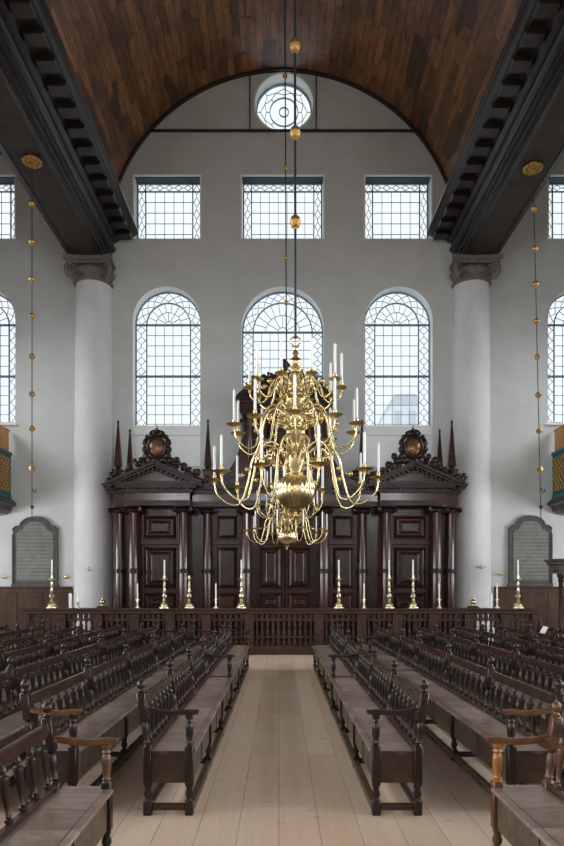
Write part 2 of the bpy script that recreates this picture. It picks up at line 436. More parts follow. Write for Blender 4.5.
for (cx, w, zt, zb, ap), cols in zip(mids, (5, 5, 7, 5, 5)):
    wi += 1; t = thing('window_%d' % wi, kind='structure')
    r = w / 2 - .01; zc = zt - w / 2; sill = WZ(425)
    bw = .37 if cols == 5 else .36; xi0, xi1 = cx - r + bw, cx + r - bw
    zm = WZ(372.5); L = []
    for k in range(1, cols): x = xi0 + (xi1 - xi0) * k / cols; L.append(((x, sill), (x, zc)))
    for a, c, n in ((sill, zm, 5), (zm, zc, 5)):
        off = .1 if a == sill else .0
        for k in range(1, n + (1 if off else 0)):
            z = c - (c - a) * k / (n + (.4 if off else 0)); L.append(((xi0, z), (xi1, z)))
        L += diamonds(cx - r, xi0, a, c, 5); L += diamonds(xi1, cx + r, a, c, 5)
    ri = (xi1 - xi0) / 2; r2 = ri * .58; r1 = ri * .17; rm = ri + bw * .5
    L += arcl(cx, zc, r2, 16) + arcl(cx, zc, r1, 8)
    for k in range(1, 6): a = pi * k / 6; L.append(((cx + r1 * cos(a), zc + r1 * sin(a)), (cx + r2 * cos(a), zc + r2 * sin(a))))
    nr = 9 if cols == 5 else 11
    for k in range(1, nr): a = pi * k / nr; L.append(((cx + r2 * cos(a), zc + r2 * sin(a)), (cx + ri * cos(a), zc + ri * sin(a))))
    nh = 9 if cols == 5 else 12
    for k in range(nh):   # ring of diamonds round the head
        a0, a1 = pi * k / nh, pi * (k + 1) / nh; am = (a0 + a1) / 2
        P = lambda rr, a: (cx + rr * cos(a), zc + rr * sin(a))
        L += [(P(rm, a0), P(ri + .05, am)), (P(ri + .05, am), P(rm, a1)), (P(rm, a0), P(r - .05, am)), (P(r - .05, am), P(rm, a1)), (P(ri, am), P(ri + .05, am)), (P(r - .05, am), P(r, am))]
    T = [((cx - r, zc), (cx + r, zc), .06), ((cx - r, zm), (cx + r, zm), .07), ((xi0, sill), (xi0, zc), .035), ((xi1, sill), (xi1, zc), .035),
         ((cx - r, sill), (cx - r, zc), .06), ((cx + r, sill), (cx + r, zc), .06), ((cx - r, sill + .02), (cx + r, sill + .02), .05)]
    T += [(p, q, .06) for p, q in arcl(cx, zc, r, 32)] + [(p, q, .035) for p, q in arcl(cx, zc, ri, 24)]
    add_glazing(t, archloop(cx, 2 * r, zc + r, sill), L, T)
    hw = w / 2
    if ap:
        MB().box(cx - hw, cx + hw, YW + .12, YW + .55, zb, sill - .33).build('apron_panel', 'white', t)
        MB().box(cx - hw, cx + hw, YW + .05, YW + .55, sill - .33, sill, .02).build('sill', 'white', t)
        MB().box(cx - hw, cx + hw, YW + .06, YW + .12, zb, zb + .05).build('apron_ledge', 'white', t)
    else:
        MB().box(cx - hw - .08, cx + hw + .08, YW - .08, YW + .45, sill - .02, sill + .06, .015).build('sill', 'white', t)
for (cx, w), cols in zip(ups, (5, 5, 7, 5, 5)):
    wi += 1; t = thing('window_%d' % wi, kind='structure'); r = w / 2 - .04
    bw = .27; xi0, xi1 = cx - r + bw, cx + r - bw; z0, z1 = UZ0, UZ1 - .02; zi = z1 - .27; L = []
    for k in range(1, cols): x = xi0 + (xi1 - xi0) * k / cols; L.append(((x, z0), (x, zi)))
    for k in range(1, 5): z = z0 + (zi - z0) * k / 5; L.append(((xi0, z), (xi1, z)))
    L += diamonds(cx - r, xi0, z0, z1, 5) + diamonds(xi1, cx + r, z0, z1, 5) + hdiamonds(xi0, xi1, zi, z1, cols)
    T = [((cx - r, z0), (cx - r, z1), .05), ((cx + r, z0), (cx + r, z1), .05), ((cx - r, z1), (cx + r, z1), .05), ((cx - r, z0), (cx + r, z0), .04), ((xi0, z0), (xi0, z1), .035), ((xi1, z0), (xi1, z1), .035), ((cx - r, zi), (cx + r, zi), .03)]
    add_glazing(t, [(cx - r, z0), (cx + r, z0), (cx + r, z1), (cx - r, z1)], L, T)
    sr = MB(); h_ = w / 2
    sr.box(cx - h_ - .05, cx - h_ + .01, YW - .02, YW + .05, UZ0, UZ1 + .05).box(cx + h_ - .01, cx + h_ + .04, YW - .02, YW + .05, UZ0, UZ1 + .05).box(cx - h_, cx + h_, YW - .02, YW + .05, UZ1 - .01, UZ1 + .05)
    sr.build('surround', 'white', t)
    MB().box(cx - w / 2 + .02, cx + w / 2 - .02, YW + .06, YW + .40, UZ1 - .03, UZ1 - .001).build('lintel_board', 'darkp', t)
wi += 1; t = thing('window_%d' % wi, kind='structure'); L = []; T = []
circ = lambda r, n: [(RCX + r * cos(2 * pi * i / n), RCZ + r * sin(2 * pi * i / n)) for i in range(n)]
for r_, n_, w in ((.16, 16, .02), (.48, 28, .022)): p = circ(r_, n_); T += [(p[i], p[(i + 1) % n_], w) for i in range(n_)]
p = circ(.93, 40); T += [(p[i], p[(i + 1) % 40], .045) for i in range(40)]
for k in range(8):
    a = 2 * pi * k / 8
    for r0, r1, da in ((.48, .60, 0), (.80, .93, 0)): L.append(((RCX + r0 * cos(a), RCZ + r0 * sin(a)), (RCX + r1 * cos(a), RCZ + r1 * sin(a))))
    for sg in (-1, 1):
        a2 = a + sg * pi / 8
        L.append(((RCX + .60 * cos(a), RCZ + .60 * sin(a)), (RCX + .70 * cos(a2), RCZ + .70 * sin(a2))))
        L.append(((RCX + .80 * cos(a), RCZ + .80 * sin(a)), (RCX + .70 * cos(a2), RCZ + .70 * sin(a2))))
add_glazing(t, circ(.95, 40), L, T)
MB().prism(circ(1.02, 40), YW - .03, YW, holes=[circ(.965, 40)]).build('surround', 'white', t, 30)

# side and rear daylight windows (outside the photograph's view)
def winlight(name, loc, rot, sx, sy, e, sp=115, col=(.92, .96, 1)):
    l = bpy.data.lights.new(name, 'AREA'); l.shape = 'RECTANGLE'; l.size = sx; l.size_y = sy; l.energy = e; l.color = col; l.spread = radians(sp)
    o = bpy.data.objects.new(name, l); COL.objects.link(o); o.location = loc; o.rotation_euler = rot; return o
ES = 350; ER = 230; EL = 230
for s in (-1, 1):
    for y in (-9, -3.5, 2, 7.5, 13, 18.0):
        for zc, h, e in ((8.6, 5.4, ES), ):
            winlight('window_daylight', (s * (XS - .06), y, zc), (radians(90 - 32), 0, s * radians(90)), 3.6, h, e)
        winlight('window_daylight', (s * (XS - .06), y, 2.9), (radians(90), 0, s * radians(90)), 2.3, 1.8, EL, 150)
        wi += 1; t = thing('window_%d' % wi, kind='structure'); fr = MB()
        xx = s * (XS - .03)
        for (a, c, d, f_) in ((y - 1.25, y - 1.15, 5.8, 11.4), (y + 1.15, y + 1.25, 5.8, 11.4), (y - 1.25, y + 1.25, 5.75, 5.85), (y - 1.25, y + 1.25, 11.35, 11.45)):
            fr.box(xx - .05, xx + .029, a, c, d, f_)
        fr.build('frame', 'white', t)
for x in (-8.5, 0, 8.5):
    winlight('window_daylight', (x, YB + .06, 7.0), (radians(90 - 12), 0, 0), 3.0, 6.0, ER, 80)

# ------------------------------------------------------------------ columns
def capital_parts(t):
    ZT = 12.84
    MBx = MB()
    prof = [(.60, 12.10), (.64, 12.12), (.64, 12.18), (.60, 12.20), (.60, 12.34), (.66, 12.40), (.70, 12.48), (.66, 12.56), (.6, 12.60)]
    MBx.lathe(prof, 40, flute=.012, fn=20)
    # abacus with concave sides
    P = []
    for q in range(4):
        for k in range(8):
            u = -1 + 2 * k / 8; d = .66 + .12 * u * u; a = q * pi / 2
            x, y = d, u * .80
            if k == 0: x, y = .78, -.74
            P.append((x * cos(a) - y * sin(a), x * sin(a) + y * cos(a)))
    n = len(P)
    for za, zb, k in ((12.62, 12.70, .95), (12.70, ZT, 1.04)):
        vs = [(x * k, y * k, z) for z in (za, zb) for x, y in P]
        MBx.add(vs, [tuple(reversed(range(n))), tuple(range(n, 2 * n))] + [(i, (i + 1) % n, n + (i + 1) % n, n + i) for i in range(n)])
    MBx.build('capital', 'stone', t, 35, (0, 0, -.25))
    for q in range(4):
        a = pi / 4 + q * pi / 2; pts = []; rad = []
        for k in range(46):
            th = k / 45 * 2 * pi * 1.75; rr = .245 * (1 - k / 45) ** .8 + .02
            u = .76 + rr * sin(th) ; z = 12.38 + rr * cos(th)
            pts.append((u * cos(a), u * sin(a), z)); rad.append(.075 * (1 - k / 60))
        v = MB().tube(pts, rad, 8)
        v.tube([(.35 * cos(a), .35 * sin(a), 12.58), (.76 * cos(a), .76 * sin(a), 12.60)], .06, 8)
        v.ball((.76 * cos(a), .76 * sin(a), 12.38), .07)
        v.build('volute', 'stone', t, 50, (0, 0, -.25))
for i, px in enumerate((94, 471)):
    t = thing('column', (X(px, YW - .1), YW - .1, 0), ('tall white column on the left with a grey scrolled capital, beside the ark', 'tall white column on the right with a grey scrolled capital, beside the ark')[i], 'column', 'round columns at the end wall')
    pr = [(.80, 0), (.80, .35), (.74, .38), (.78, .5), (.70, .58)] + [(.635 - .075 * max(0, (z / 11.5 - .3)) ** 1.3 * 1.3, .6 + z) for z in [0, 2, 4, 6, 8, 10, 11.3]]
    MB().lathe(pr, 56).build('shaft', 'plaster', t, 35)
    capital_parts(t)

# iron tie bar above the upper windows, with two hangers
t = thing('tie_bar', (0, YW - .12, WZ(133)), 'thin dark iron tie bar across the wall below the round window', 'tie bar')
MB().box(WX(151), WX(414), -.03, .03, -.03, .03).build('bar', 'iron', t)
for px in (250, 316): MB().box(WX(px) - .02, WX(px) + .02, -.02, .02, .05, WZ(77) - WZ(133)).build('hanger', 'iron', t)

# ------------------------------------------------------------------ the ark
YA = 20.4; SA = F / YA; AX0 = X(285, YA)
def AX(px): return (px - 285) / SA
def AZ(py): return CAMZ + (CY - py) / SA
ark = thing('torah_ark', (AX0, YA, 0), 'huge carved dark wood ark with columns, pediments, crests and obelisks against the end wall', 'ark')
yb = 1.3  # back (at the wall)
def A(mb, name, mat='ark', smooth=None, parent=None): return mb.build(name, mat, parent or ark, smooth)
ztopc, zbotc = AZ(484), AZ(493.5)
zf = AZ(506)
A(MB().box(AX(106), AX(464), -.25, yb, 0, .35, .02).box(AX(110), AX(460), -.0, yb, .35, .9), 'platform', 'arkdark')
A(MB().box(AX(112), AX(458), .42, yb, .9, zf), 'back_board', 'ark')
def cornice_prof(y0, z0, z1, out):
    h = z1 - z0
    return [(y0, z0), (y0 - out * .2, z0 + h * .1), (y0 - out * .25, z0 + h * .35), (y0 - out * .8, z0 + h * .42), (y0 - out * .8, z0 + h * .62), (y0 - out * .9, z0 + h * .7), (y0 - out, z0 + h * .9), (y0 - out, z1), (yb, z1), (yb, z0)]
def seg(x0, x1, yoff, out=.28, ends=(1, 1)):
    # architrave, frieze, cornice
    A(MB().box(x0, x1, yoff, yb, zf, zf + .10).box(x0 - .015, x1 + .015, yoff - .02, yb, zf + .10, zf + .16), 'architrave', 'arkdark')
    A(MB().box(x0 + .02, x1 - .02, yoff + .02, yb, zf + .16, zbotc), 'frieze', 'arkcol')
    c = MB(); h = ztopc - zbotc
    for k, (o, za, zb_) in enumerate(((.06, 0, .15), (.10, .15, .32), (.20, .45, .62), (.24, .62, .8), (.28, .8, 1))):
        o = o / .28 * out
        c.box(x0 - o * ends[0], x1 + o * ends[1], yoff - o, yb, zbotc + h * za, zbotc + h * zb_)
    c.box(x0, x1, yoff, yb, zbotc + h * .32, zbotc + h * .45)
    x = x0 + .02
    while x < x1 - .05:
        c.box(x, x + .06, yoff - .17 / .28 * out, yoff, zbotc + h * .32, zbotc + h * .45); x += .115
    A(c, 'cornice', 'arkdark')
# layout: outer steps back, bays by the doors project
cols = []   # (x px from centre, y offset)
for s in (-1, 1):
    f_ = lambda a: s * a / SA
    seg(min(f_(142), f_(174)), max(f_(142), f_(174)), .12, .26, (1, 0) if s < 0 else (0, 1))
    seg(min(f_(94), f_(160)), max(f_(94), f_(160)), -.18, .28)
    seg(min(f_(30), f_(94)), max(f_(30), f_(94)), .12, .24, (0, 0))
seg(AX(285 - 48), AX(285 + 48), -.12, .28)
# columns
zc0, zc1 = .95, AZ(513)
ccol = MB(); rr = .158
pr = [(rr + .05, 0), (rr + .05, .05), (rr + .02, .08), (rr + .045, .12), (rr, .17)] + [(rr - .02 * (k / 6) ** 1.5, .17 + (zc1 - zc0 - .17) * k / 6) for k in range(7)]
colme = MB().lathe(pr, 28).mesh('column', 'arkcol', 35)
zband = AZ(571) - zc0
bd = MB().lathe([(rr, zband - .07), (rr + .02, zband - .06), (rr + .02, zband - .03), (rr + .01, zband), (rr + .02, zband + .03), (rr + .02, zband + .06), (rr, zband + .07)], 28)
for k in range(9):
    a = 2 * pi * k / 9; bd.ball(((rr + .01) * cos(a), (rr + .01) * sin(a), zband - .03), .035, 8, 6, (1, 1, 1.3))
bandme = bd.mesh('carved_band', 'arkdark', 50)
cap = MB().lathe([(rr - .02, 0), (rr + .01, .02), (rr + .03, .07), (rr + .02, .11)], 24)
cap.box(-.21, .21, -.21, .21, zf - zc1 - .05, zf - zc1, .01)
for sx in (-1, 1):
    for sy in (-1, 1):
        pts = []
        for k in range(22):
            th = k / 21 * 2 * pi * 1.4; q = .075 * (1 - k / 24)
            u = .225 + q * sin(th); pts.append((sx * u * .80, sy * u * .80, .085 + q * cos(th)))
        cap.tube(pts, .028, 6); cap.ball((sx * .18, sy * .18, .085), .035, 8, 6)
    cap.tube([(-.15, sx * .17, .10), (.15, sx * .17, .10)], .03, 6)
capme = cap.mesh('capital', 'arkdark', 45)
for s in (-1, 1):
    for off, yo in ((39, .06), (78.5, .30), (101.5, .0), (151.5, .0), (167.5, .30)):
        c = inst('column', colme, ark, (s * off / SA, yo, zc0), radians(20))
        inst('carved_band', bandme, c); inst('capital', capme, c, (0, 0, zc1 - zc0), -radians(20), (1.25, 1.25, 1))
        A(MB().box(s * off / SA - .22, s * off / SA + .22, yo - .22, .5, .35, zc0, .015), 'pedestal', 'ark')
        A(MB().box(s * off / SA - .17, s * off / SA + .17, .36, .44, zc0, zf), 'pilaster', 'ark')
# panelled doors
def raised(mb, x0, x1, z0, z1, y, d=.05):
    w = .045
    for a, c, e, g in ((x0, x1, z0, z0 + w), (x0, x1, z1 - w, z1), (x0, x0 + w, z0, z1), (x1 - w, x1, z0, z1)):
        mb.box(a, c, y - d, y, e, g, .012)
    i = .14 if x1 - x0 > .5 else .1
    vs = [(x0 + w, y, z0 + w), (x1 - w, y, z0 + w), (x1 - w, y, z1 - w), (x0 + w, y, z1 - w), (x0 + i, y - d, z0 + i), (x1 - i, y - d, z0 + i), (x1 - i, y - d, z1 - i), (x0 + i, y - d, z1 - i)]
    mb.add(vs, [(0, 1, 5, 4), (1, 2, 6, 5), (2, 3, 7, 6), (3, 0, 4, 7), (4, 5, 6, 7)])
def door(name, x0, x1, y, inner=0):
    m_ = MB().box(x0, x1, y - .04, y + .05, .9, AZ(511), .01)
    A(m_, name, 'ark')
    d = A(MB(), 'x') if False else None
    p = MB(); g = .05; yy = y - .04
    for za, zb_ in ((AZ(539), AZ(514)), (AZ(589), AZ(546)), (AZ(612), AZ(592.5)), (.95, AZ(615))):
        raised(p, x0 + g, x1 - g, za, zb_, yy)
        if inner:
            i = .17; raised(p, x0 + g + i, x1 - g - i, za + i * .8, zb_ - i * .8, yy - .05, .03) if zb_ - za > .5 and x1 - x0 > .8 else None
    A(p, 'door_panel', 'ark')
    A(MB().box(x0 - .02, x1 + .02, y - .14, y, AZ(544), AZ(541), .01), 'door_moulding', 'arkdark')
for s in (-1, 1):
    c = s * 126.5 / SA; door('door', c - .60, c + .60, .36, 1)
    MBp = MB()
    c = s * 58.5 / SA; door('side_door', c - .40, c + .40, .36, 0)
for s in (-1, 1): c = s * 14.5 / SA; door('central_door', c - .44, c + .44, .34, 1)
# pediments with crests over the wings
def leaf(mb, c, r, rnd):
    for k in range(5):
        a = rnd.uniform(0, 2 * pi); q = rnd.uniform(.3, .9) * r
        mb.ball((c[0] + q * cos(a), c[1] + rnd.uniform(-.05, .05), c[2] + q * sin(a)), r * rnd.uniform(.35, .6), 7, 5, (1, .6, rnd.uniform(.6, 1.3)))
for s in (-1, 1):
    cx = s * 127.5 / SA; hw = 41.5 / SA; z0 = ztopc; zt = AZ(466); sl = (zt - z0) / hw
    T = MB().prism([(cx - hw + .15, z0), (cx + hw - .15, z0), (cx, zt - .10)], -.22, .5); A(T, 'pediment_field', 'ark')
    T = MB().prism([(cx - .62, z0 + .06), (cx + .62, z0 + .06), (cx, z0 + .33)], -.26, -.22); A(T, 'pediment_panel', 'arkcol')
    R = MB()
    for sg in (-1, 1):
        a = (cx + sg * (hw + .12), z0 - .02); p = (cx, zt + .04)
        R.bar((a[0], a[1]), (p[0], p[1]), .09, -.50, .9)
        R.bar((a[0], a[1] - .085), (p[0], p[1] - .085), .07, -.42, .8)
        for k in range(10):
            u = (k + .5) / 10; x = a[0] + (p[0] - a[0]) * u; z = a[1] + (p[1] - a[1]) * u - .15
            if z > z0 + .02: R.box(x - .035, x + .035, -.37, -.2, z - .04, z + .05)
    A(R, 'raking_cornice', 'arkdark')
    rnd = random.Random(3 + s); L = MB()
    for sg in (-1, 1):
        for k, u in enumerate((.22, .36, .5, .64, .78, .92, 1.04)):
            x = cx + sg * u * (hw + .08); z = zt - u * (zt - z0) + .14 + .03 * (k % 2)
            leaf(L, (x, -.1, z + .03), .17 if k % 2 else .21, rnd)
        pts = [(cx + sg * u * hw, -.08, zt - u * (zt - z0) + .10 + .06 * sin(u * 20)) for u in [i / 16 for i in range(2, 18)]]
        L.tube(pts, .05, 6)
    A(L, 'carved_foliage', 'arkdark', 40)
    Cc = MB(); zc = AZ(448.5)
    Cc.prism([(cx + .30 * cos(a) * (1 if sin(a) > 0 else .92), zc + .36 * sin(a)) for a in [2 * pi * k / 24 for k in range(24)]], -.18, .0)
    ring = [(cx + .27 * cos(a), -.19, zc + .32 * sin(a)) for a in [2 * pi * k / 24 for k in range(24)]]
    Cc.tube(ring, .045, 8, True)
    for sg in (-1, 1):
        pts = [(cx + sg * (.24 + .11 * sin(v * pi) + .04 * sin(v * 3 * pi)), -.1, zc - .34 + .72 * v) for v in [i / 14 for i in range(15)]]
        Cc.tube(pts, [.055 + .04 * sin(i * 1.3) ** 2 for i in range(15)], 8)
        Cc.ball((cx + sg * .36, -.1, zc - .05), .11, 8, 6); Cc.ball((cx + sg * .37, -.1, zc + .15), .09, 8, 6); Cc.ball((cx + sg * .32, -.1, zc - .26), .13, 8, 6); leaf(Cc, (cx + sg * .55, -.1, zc - .42), .2, rnd); leaf(Cc, (cx + sg * .30, -.1, zc - .40), .2, rnd)
    Cc.ball((cx, -.1, zc - .42), .20, 10, 6, (1.2, .6, .8)); Cc.ball((cx - .22, -.1, zc - .40), .13, 8, 6); Cc.ball((cx + .22, -.1, zc - .40), .13, 8, 6)
    crest = A(Cc, 'crest', 'arkdark', 40)
    Ov = MB().ball((cx, -.19, zc), .22, 20, 14, (1, .35, 1.15)); A(Ov, 'crest_oval', plain('crest_gilt', (.16, .075, .04), .25, .4), 60, crest)
    K = MB(); zk = zc + .33
    K.lathe([(.20, 0), (.22, .02), (.20, .05), (.21, .08)], 16, (cx, -.08, zk))
    for k in range(8):
        a = k * pi / 4; pts = [(cx + (.20 + .05 * sin(v * pi)) * (1 - v ** 3) * cos(a), -.08 + (.20 + .05 * sin(v * pi)) * (1 - v ** 3) * sin(a), zk + .07 + .17 * v) for v in [i / 8 for i in range(9)]]
        K.tube(pts, .022, 6); K.ball((cx + .21 * cos(a), -.08 + .21 * sin(a), zk + .12), .035, 6, 5)
    K.lathe([(.13, .06), (.15, .12), (.10, .2), (0, .22)], 12, (cx, -.08, zk))
    K.ball((cx, -.08, zk + .27), .04, 8, 6); K.tube([(cx, -.08, zk + .28), (cx, -.08, zk + .42)], [.018, .006], 6)
    A(K, 'crown', 'arkdark', 40, crest)
# obelisks
def obelisk(x, y, ztip, w=.11):
    o = MB().box(x - .17, x + .17, y - .17, y + .17, ztopc, ztopc + .10, .01).box(x - .14, x + .14, y - .14, y + .14, ztopc + .10, ztopc + .42, .01).box(x - .17, x + .17, y - .17, y + .17, ztopc + .42, ztopc + .47, .01)
    o.ball((x, y, ztopc + .53), .10, 10, 6, (1, 1, .7))
    zz = ztopc + .58
    vs = [(x + a * w, y + b_ * w, zz) for a, b_ in ((-1, -1), (1, -1), (1, 1), (-1, 1))] + [(x + a * .022, y + b_ * .022, ztip - .1) for a, b_ in ((-1, -1), (1, -1), (1, 1), (-1, 1))]
    o.add(vs, [(0, 1, 2, 3), (4, 5, 6, 7)] + [(i, (i + 1) % 4, 4 + (i + 1) % 4, 4 + i) for i in range(4)])
    o.ball((x, y, ztip - .06), .045, 8, 6); o.tube([(x, y, ztip - .05), (x, y, ztip + .03)], [.015, .004], 6)
    A(o, 'obelisk', 'ark')
for s in (-1, 1):
    obelisk(s * 168 / SA, .15, AZ(419)); obelisk(s * 77.5 / SA, .15, AZ(418)); obelisk(s * 162 / SA, .95, 2 + (CY - 429) / F * (YA + .95), .10)
# central superstructure
xb = 39.5 / SA; zt1 = AZ(414)
A(MB().box(AX(285 - 56), AX(285 + 56), .05, yb, ztopc, ztopc + .22, .015).box(-xb - .1, xb + .1, -.02, yb, ztopc + .22, ztopc + .35, .015), 'attic_base', 'arkdark')
A(MB().box(-xb, xb, .25, yb, ztopc + .35, zt1), 'attic_body', 'ark')
p = MB(); raised(p, -.62, .62, ztopc + .5, zt1 - .25, .25, .08); A(p, 'tablet_frame', 'arkdark')
tb = MB()
for sg in (-1, 1):
    cx = sg * .24; tb.prism([(cx - .2, ztopc + .75), (cx + .2, ztopc + .75)] + [(cx + .2 * cos(pi * k / 10), zt1 - .65 + .2 * sin(pi * k / 10)) for k in range(11)], .12, .2)
A(tb, 'tablet', 'ark')
for s in (-1, 1):
    for off in (.78, 1.10):
        zc_ = ztopc + .35
        m_ = MB().lathe([(.12, zc_), (.12, zc_ + .06), (.085, zc_ + .12), (.075, zt1 - .14), (.10, zt1 - .10), (.11, zt1)], 18, (s * off, .12, 0)); A(m_, 'attic_column', 'arkcol', 35)
A(MB().box(-xb - .08, xb + .08, -.02, yb, zt1, zt1 + .14).box(-xb - .16, xb + .16, -.10, yb, zt1 + .14, zt1 + .30).box(-xb - .22, xb + .22, -.18, yb, zt1 + .30, zt1 + .40).box(-xb - .30, xb + .30, -.25, yb, zt1 + .40, zt1 + .48), 'attic_cornice', 'arkdark')
# segmental pediment with crest
zb1 = zt1 + .48; hgt = AZ(377) - zb1; Wd = xb + .3; Rr = (Wd * Wd + hgt * hgt) / (2 * hgt)
def segarc(R_, n=24):
    a = math.asin(min(1, Wd / Rr)); return [(R_ * sin(-a + 2 * a * k / n), zb1 + hgt - Rr + R_ * cos(-a + 2 * a * k / n)) for k in range(n + 1)]
A(MB().prism(segarc(Rr - .10), .0, yb), 'arched_pediment', 'ark')
A(MB().prism(segarc(Rr) + list(reversed(segarc(Rr - .13))), -.28, yb), 'arched_cornice', 'arkdark', 30)
rnd = random.Random(11); L = MB()
for k in range(-5, 6): leaf(L, (k * .22, -.1, zb1 + hgt - Rr + sqrt(max(0, Rr * Rr - (k * .22) ** 2)) + .06), .13, rnd)
for z in (.15, .3, .42): leaf(L, (0, -.1, zb1 + hgt + z), .14, rnd)
A(L, 'top_crest', 'arkdark', 40)
# side scrolls (volutes) beside the superstructure
for s in (-1, 1):
    P = []; n = 16
    x_in, x_out = xb, 74 / SA; z_lo, z_hi = ztopc + .02, AZ(418)
    curve = []
    for k in range(n + 1):
        u = k / n; a = u * pi / 2
        curve.append((x_in + .05 + (x_out - x_in - .05) * (1 - cos(a)), z_hi - (z_hi - z_lo - .15) * sin(a)))
    P = [(x_in, z_lo), (x_in, z_hi)] + curve + [(x_out, z_lo)]
    A(MB().prism([(s * x, z) for x, z in P], .35, .85), 'scroll_bracket', 'arkcol')
    R = MB().tube([(s * x, .58, z) for x, z in curve], .075, 8)
    for cx_, cz_, r0 in ((x_out - .02, z_lo + .30, .22), (x_in + .08, z_hi - .02, .13)):
        R.tube([(s * (cx_ + r0 * (1 - k / 30) * cos(k / 28 * 3 * pi)), .58, cz_ + r0 * (1 - k / 30) * sin(k / 28 * 3 * pi)) for k in range(29)], .06, 8)
    A(R, 'scroll_moulding', 'arkdark', 50)

# ------------------------------------------------------------------ balustrade before the ark
YR = 18.3; zr = 2 - (608.3 - 584) / F * (YR)
def RX(px): return X(px, YR)
bal = thing('balustrade', (0, YR, 0), 'long dark wood balustrade with turned balusters in front of the ark, carrying the candlesticks', 'balustrade')
x0, x1 = RX(20), RX(541)
MB().box(x0, x1, -.02, .44, zr - .06, zr, .012).box(x0 + .04, x1 - .04, .03, .39, zr - .16, zr - .06, .012).build('top_rail', 'rail', bal)
MB().box(x0 + .04, x1 - .04, .06, .36, 0, .26, .012).build('bottom_rail', 'rail', bal)
MB().box(x0 + .05, x1 - .05, .15, .25, Z(637.5, YR) - .025, Z(637.5, YR) + .025).box(x0 + .05, x1 - .05, .12, .30, Z(620, YR) - .03, Z(620, YR) + .03).build('middle_rail', 'rail', bal)
pcent = [RX(p) for p in (24, 60, 97, 134, 170, 206, 249, 319, 362, 398, 434, 470, 506, 537)]
balme = MB().box(-.05, .05, -.05, .05, 0, .12).lathe([(.045, .12), (.03, .15), (.035, .2), (.055, .32), (.05, .42), (.028, .52), (.045, .56), (.028, .6), (.05, .72), (.04, .78)], 10).box(-.05, .05, -.05, .05, .78, .92).mesh('baluster', 'rail', 40)
for i, xc in enumerate(pcent):
    MB().box(xc - .13, xc + .13, .0, .42, .0, zr - .16, .015).box(xc - .08, xc + .08, -.03, .0, .35, zr - .25, .01).build('post', 'rail', bal)
    if i:
        a, c = pcent[i - 1] + .13, xc - .13; n = max(2, round((c - a) / .155))
        for k in range(n): inst('baluster', balme, bal, (a + (c - a) * (k + .5) / n, .2, .25), 0, (1, 1, (zr - .41) / .92))

# brass items on the balustrade
YC = YR + .2
def CSX(px): return X(px, YC)
tallme = MB().lathe([(.155, 0), (.155, .03), (.12, .05), (.10, .07), (.13, .10), (.09, .13), (.045, .18), (.06, .22), (.035, .26), (.075, .33), (.06, .38), (.03, .42), (.055, .47), (.03, .52), (.028, .60), (.05, .63), (.025, .67), (.028, .78), (.045, .80), (.095, .815), (.10, .83), (.03, .84), (.035, .92), (.02, .92)], 20).mesh('stick', 'palebrass', 40)
smallme = MB().lathe([(.07, 0), (.07, .02), (.03, .05), (.02, .10), (.035, .13), (.018, .17), (.02, .22), (.065, .23), (.065, .24), (.025, .25), (.025, .29)], 16).mesh('stick', 'palebrass', 40)
def candle(h, r=.022, name='candle'): return MB().lathe([(r, 0), (r, h - .01), (r * .5, h), (.004, h + .003), (.004, h + .02), (0, h + .022)], 12).mesh(name, 'wax', 40)
c45 = candle(.45); c35 = candle(.42, .02)
def stick(px, tall, has, label):
    t = thing('candlestick', (CSX(px), YC, zr), label, 'candlestick', 'brass candlesticks on the balustrade')
    inst('stick', tallme if tall else smallme, t)
    if has: inst('candle', c45 if tall else c35, t, (0, 0, .92 if tall else .28))
stick(164.5, 1, 1, 'tall brass candlestick with white candle, before the left ark door')
stick(189.3, 1, 0, 'tall brass candlestick without a candle, on the balustrade left of the aisle')
stick(241.5, 1, 1, 'tall brass candlestick with candle just left of the aisle end')
stick(338.8, 1, 1, 'tall brass candlestick with candle just right of the aisle end')
stick(389.2, 1, 1, 'tall brass candlestick with candle, middle of the three right of the aisle')
stick(413, 1, 1, 'tall brass candlestick with candle before the right ark door')
stick(52, 1, 1, 'tall brass candlestick with candle before the left stone tablet')
stick(518, 1, 1, 'tall brass candlestick with candle before the right stone tablet')
stick(137.5, 0, 1, 'short brass candlestick with candle, leftmost short one before the ark')
stick(215.9, 0, 1, 'short brass candlestick with candle, between two tall ones left of the aisle')
stick(364, 0, 1, 'short brass candlestick with candle, between two tall ones right of the aisle')
stick(439.2, 0, 1, 'short brass candlestick with candle, rightmost short one before the ark')
stick(78, 0, 1, 'short brass candlestick with candle at the foot of the left white column')
stick(497, 0, 1, 'short brass candlestick with candle between right white column and right tablet')
cth = candle(.42, .05, 'candle')
for px, lb in ((70.5, 'thick white candle standing on the balustrade left of the left column'), (490.7, 'thick white candle standing on the balustrade right of the right column')):
    o = inst('candle', cth, None, (CSX(px), YC, zr)); tag(o, lb, 'candle', 'thick candles on the balustrade')
for px, lb in ((102.5, 'brass ball finial on the balustrade in front of the left column'), (473.2, 'brass ball finial on the balustrade in front of the right column')):
    t = thing('ball_finial', (CSX(px), YC, zr), lb, 'finial', 'brass ball finials')
    MB().prism([(-.16, 0), (.16, 0), (.10, .06), (-.10, .06)], -.12, .12).build('plinth', 'rail', t)
    MB().lathe([(.06, .06), (.03, .08), (.03, .1), (.06, .12), (.085, .17), (.06, .23), (.02, .25), (.02, .28), (0, .31)], 16).build('ball', 'brass', t, 50)

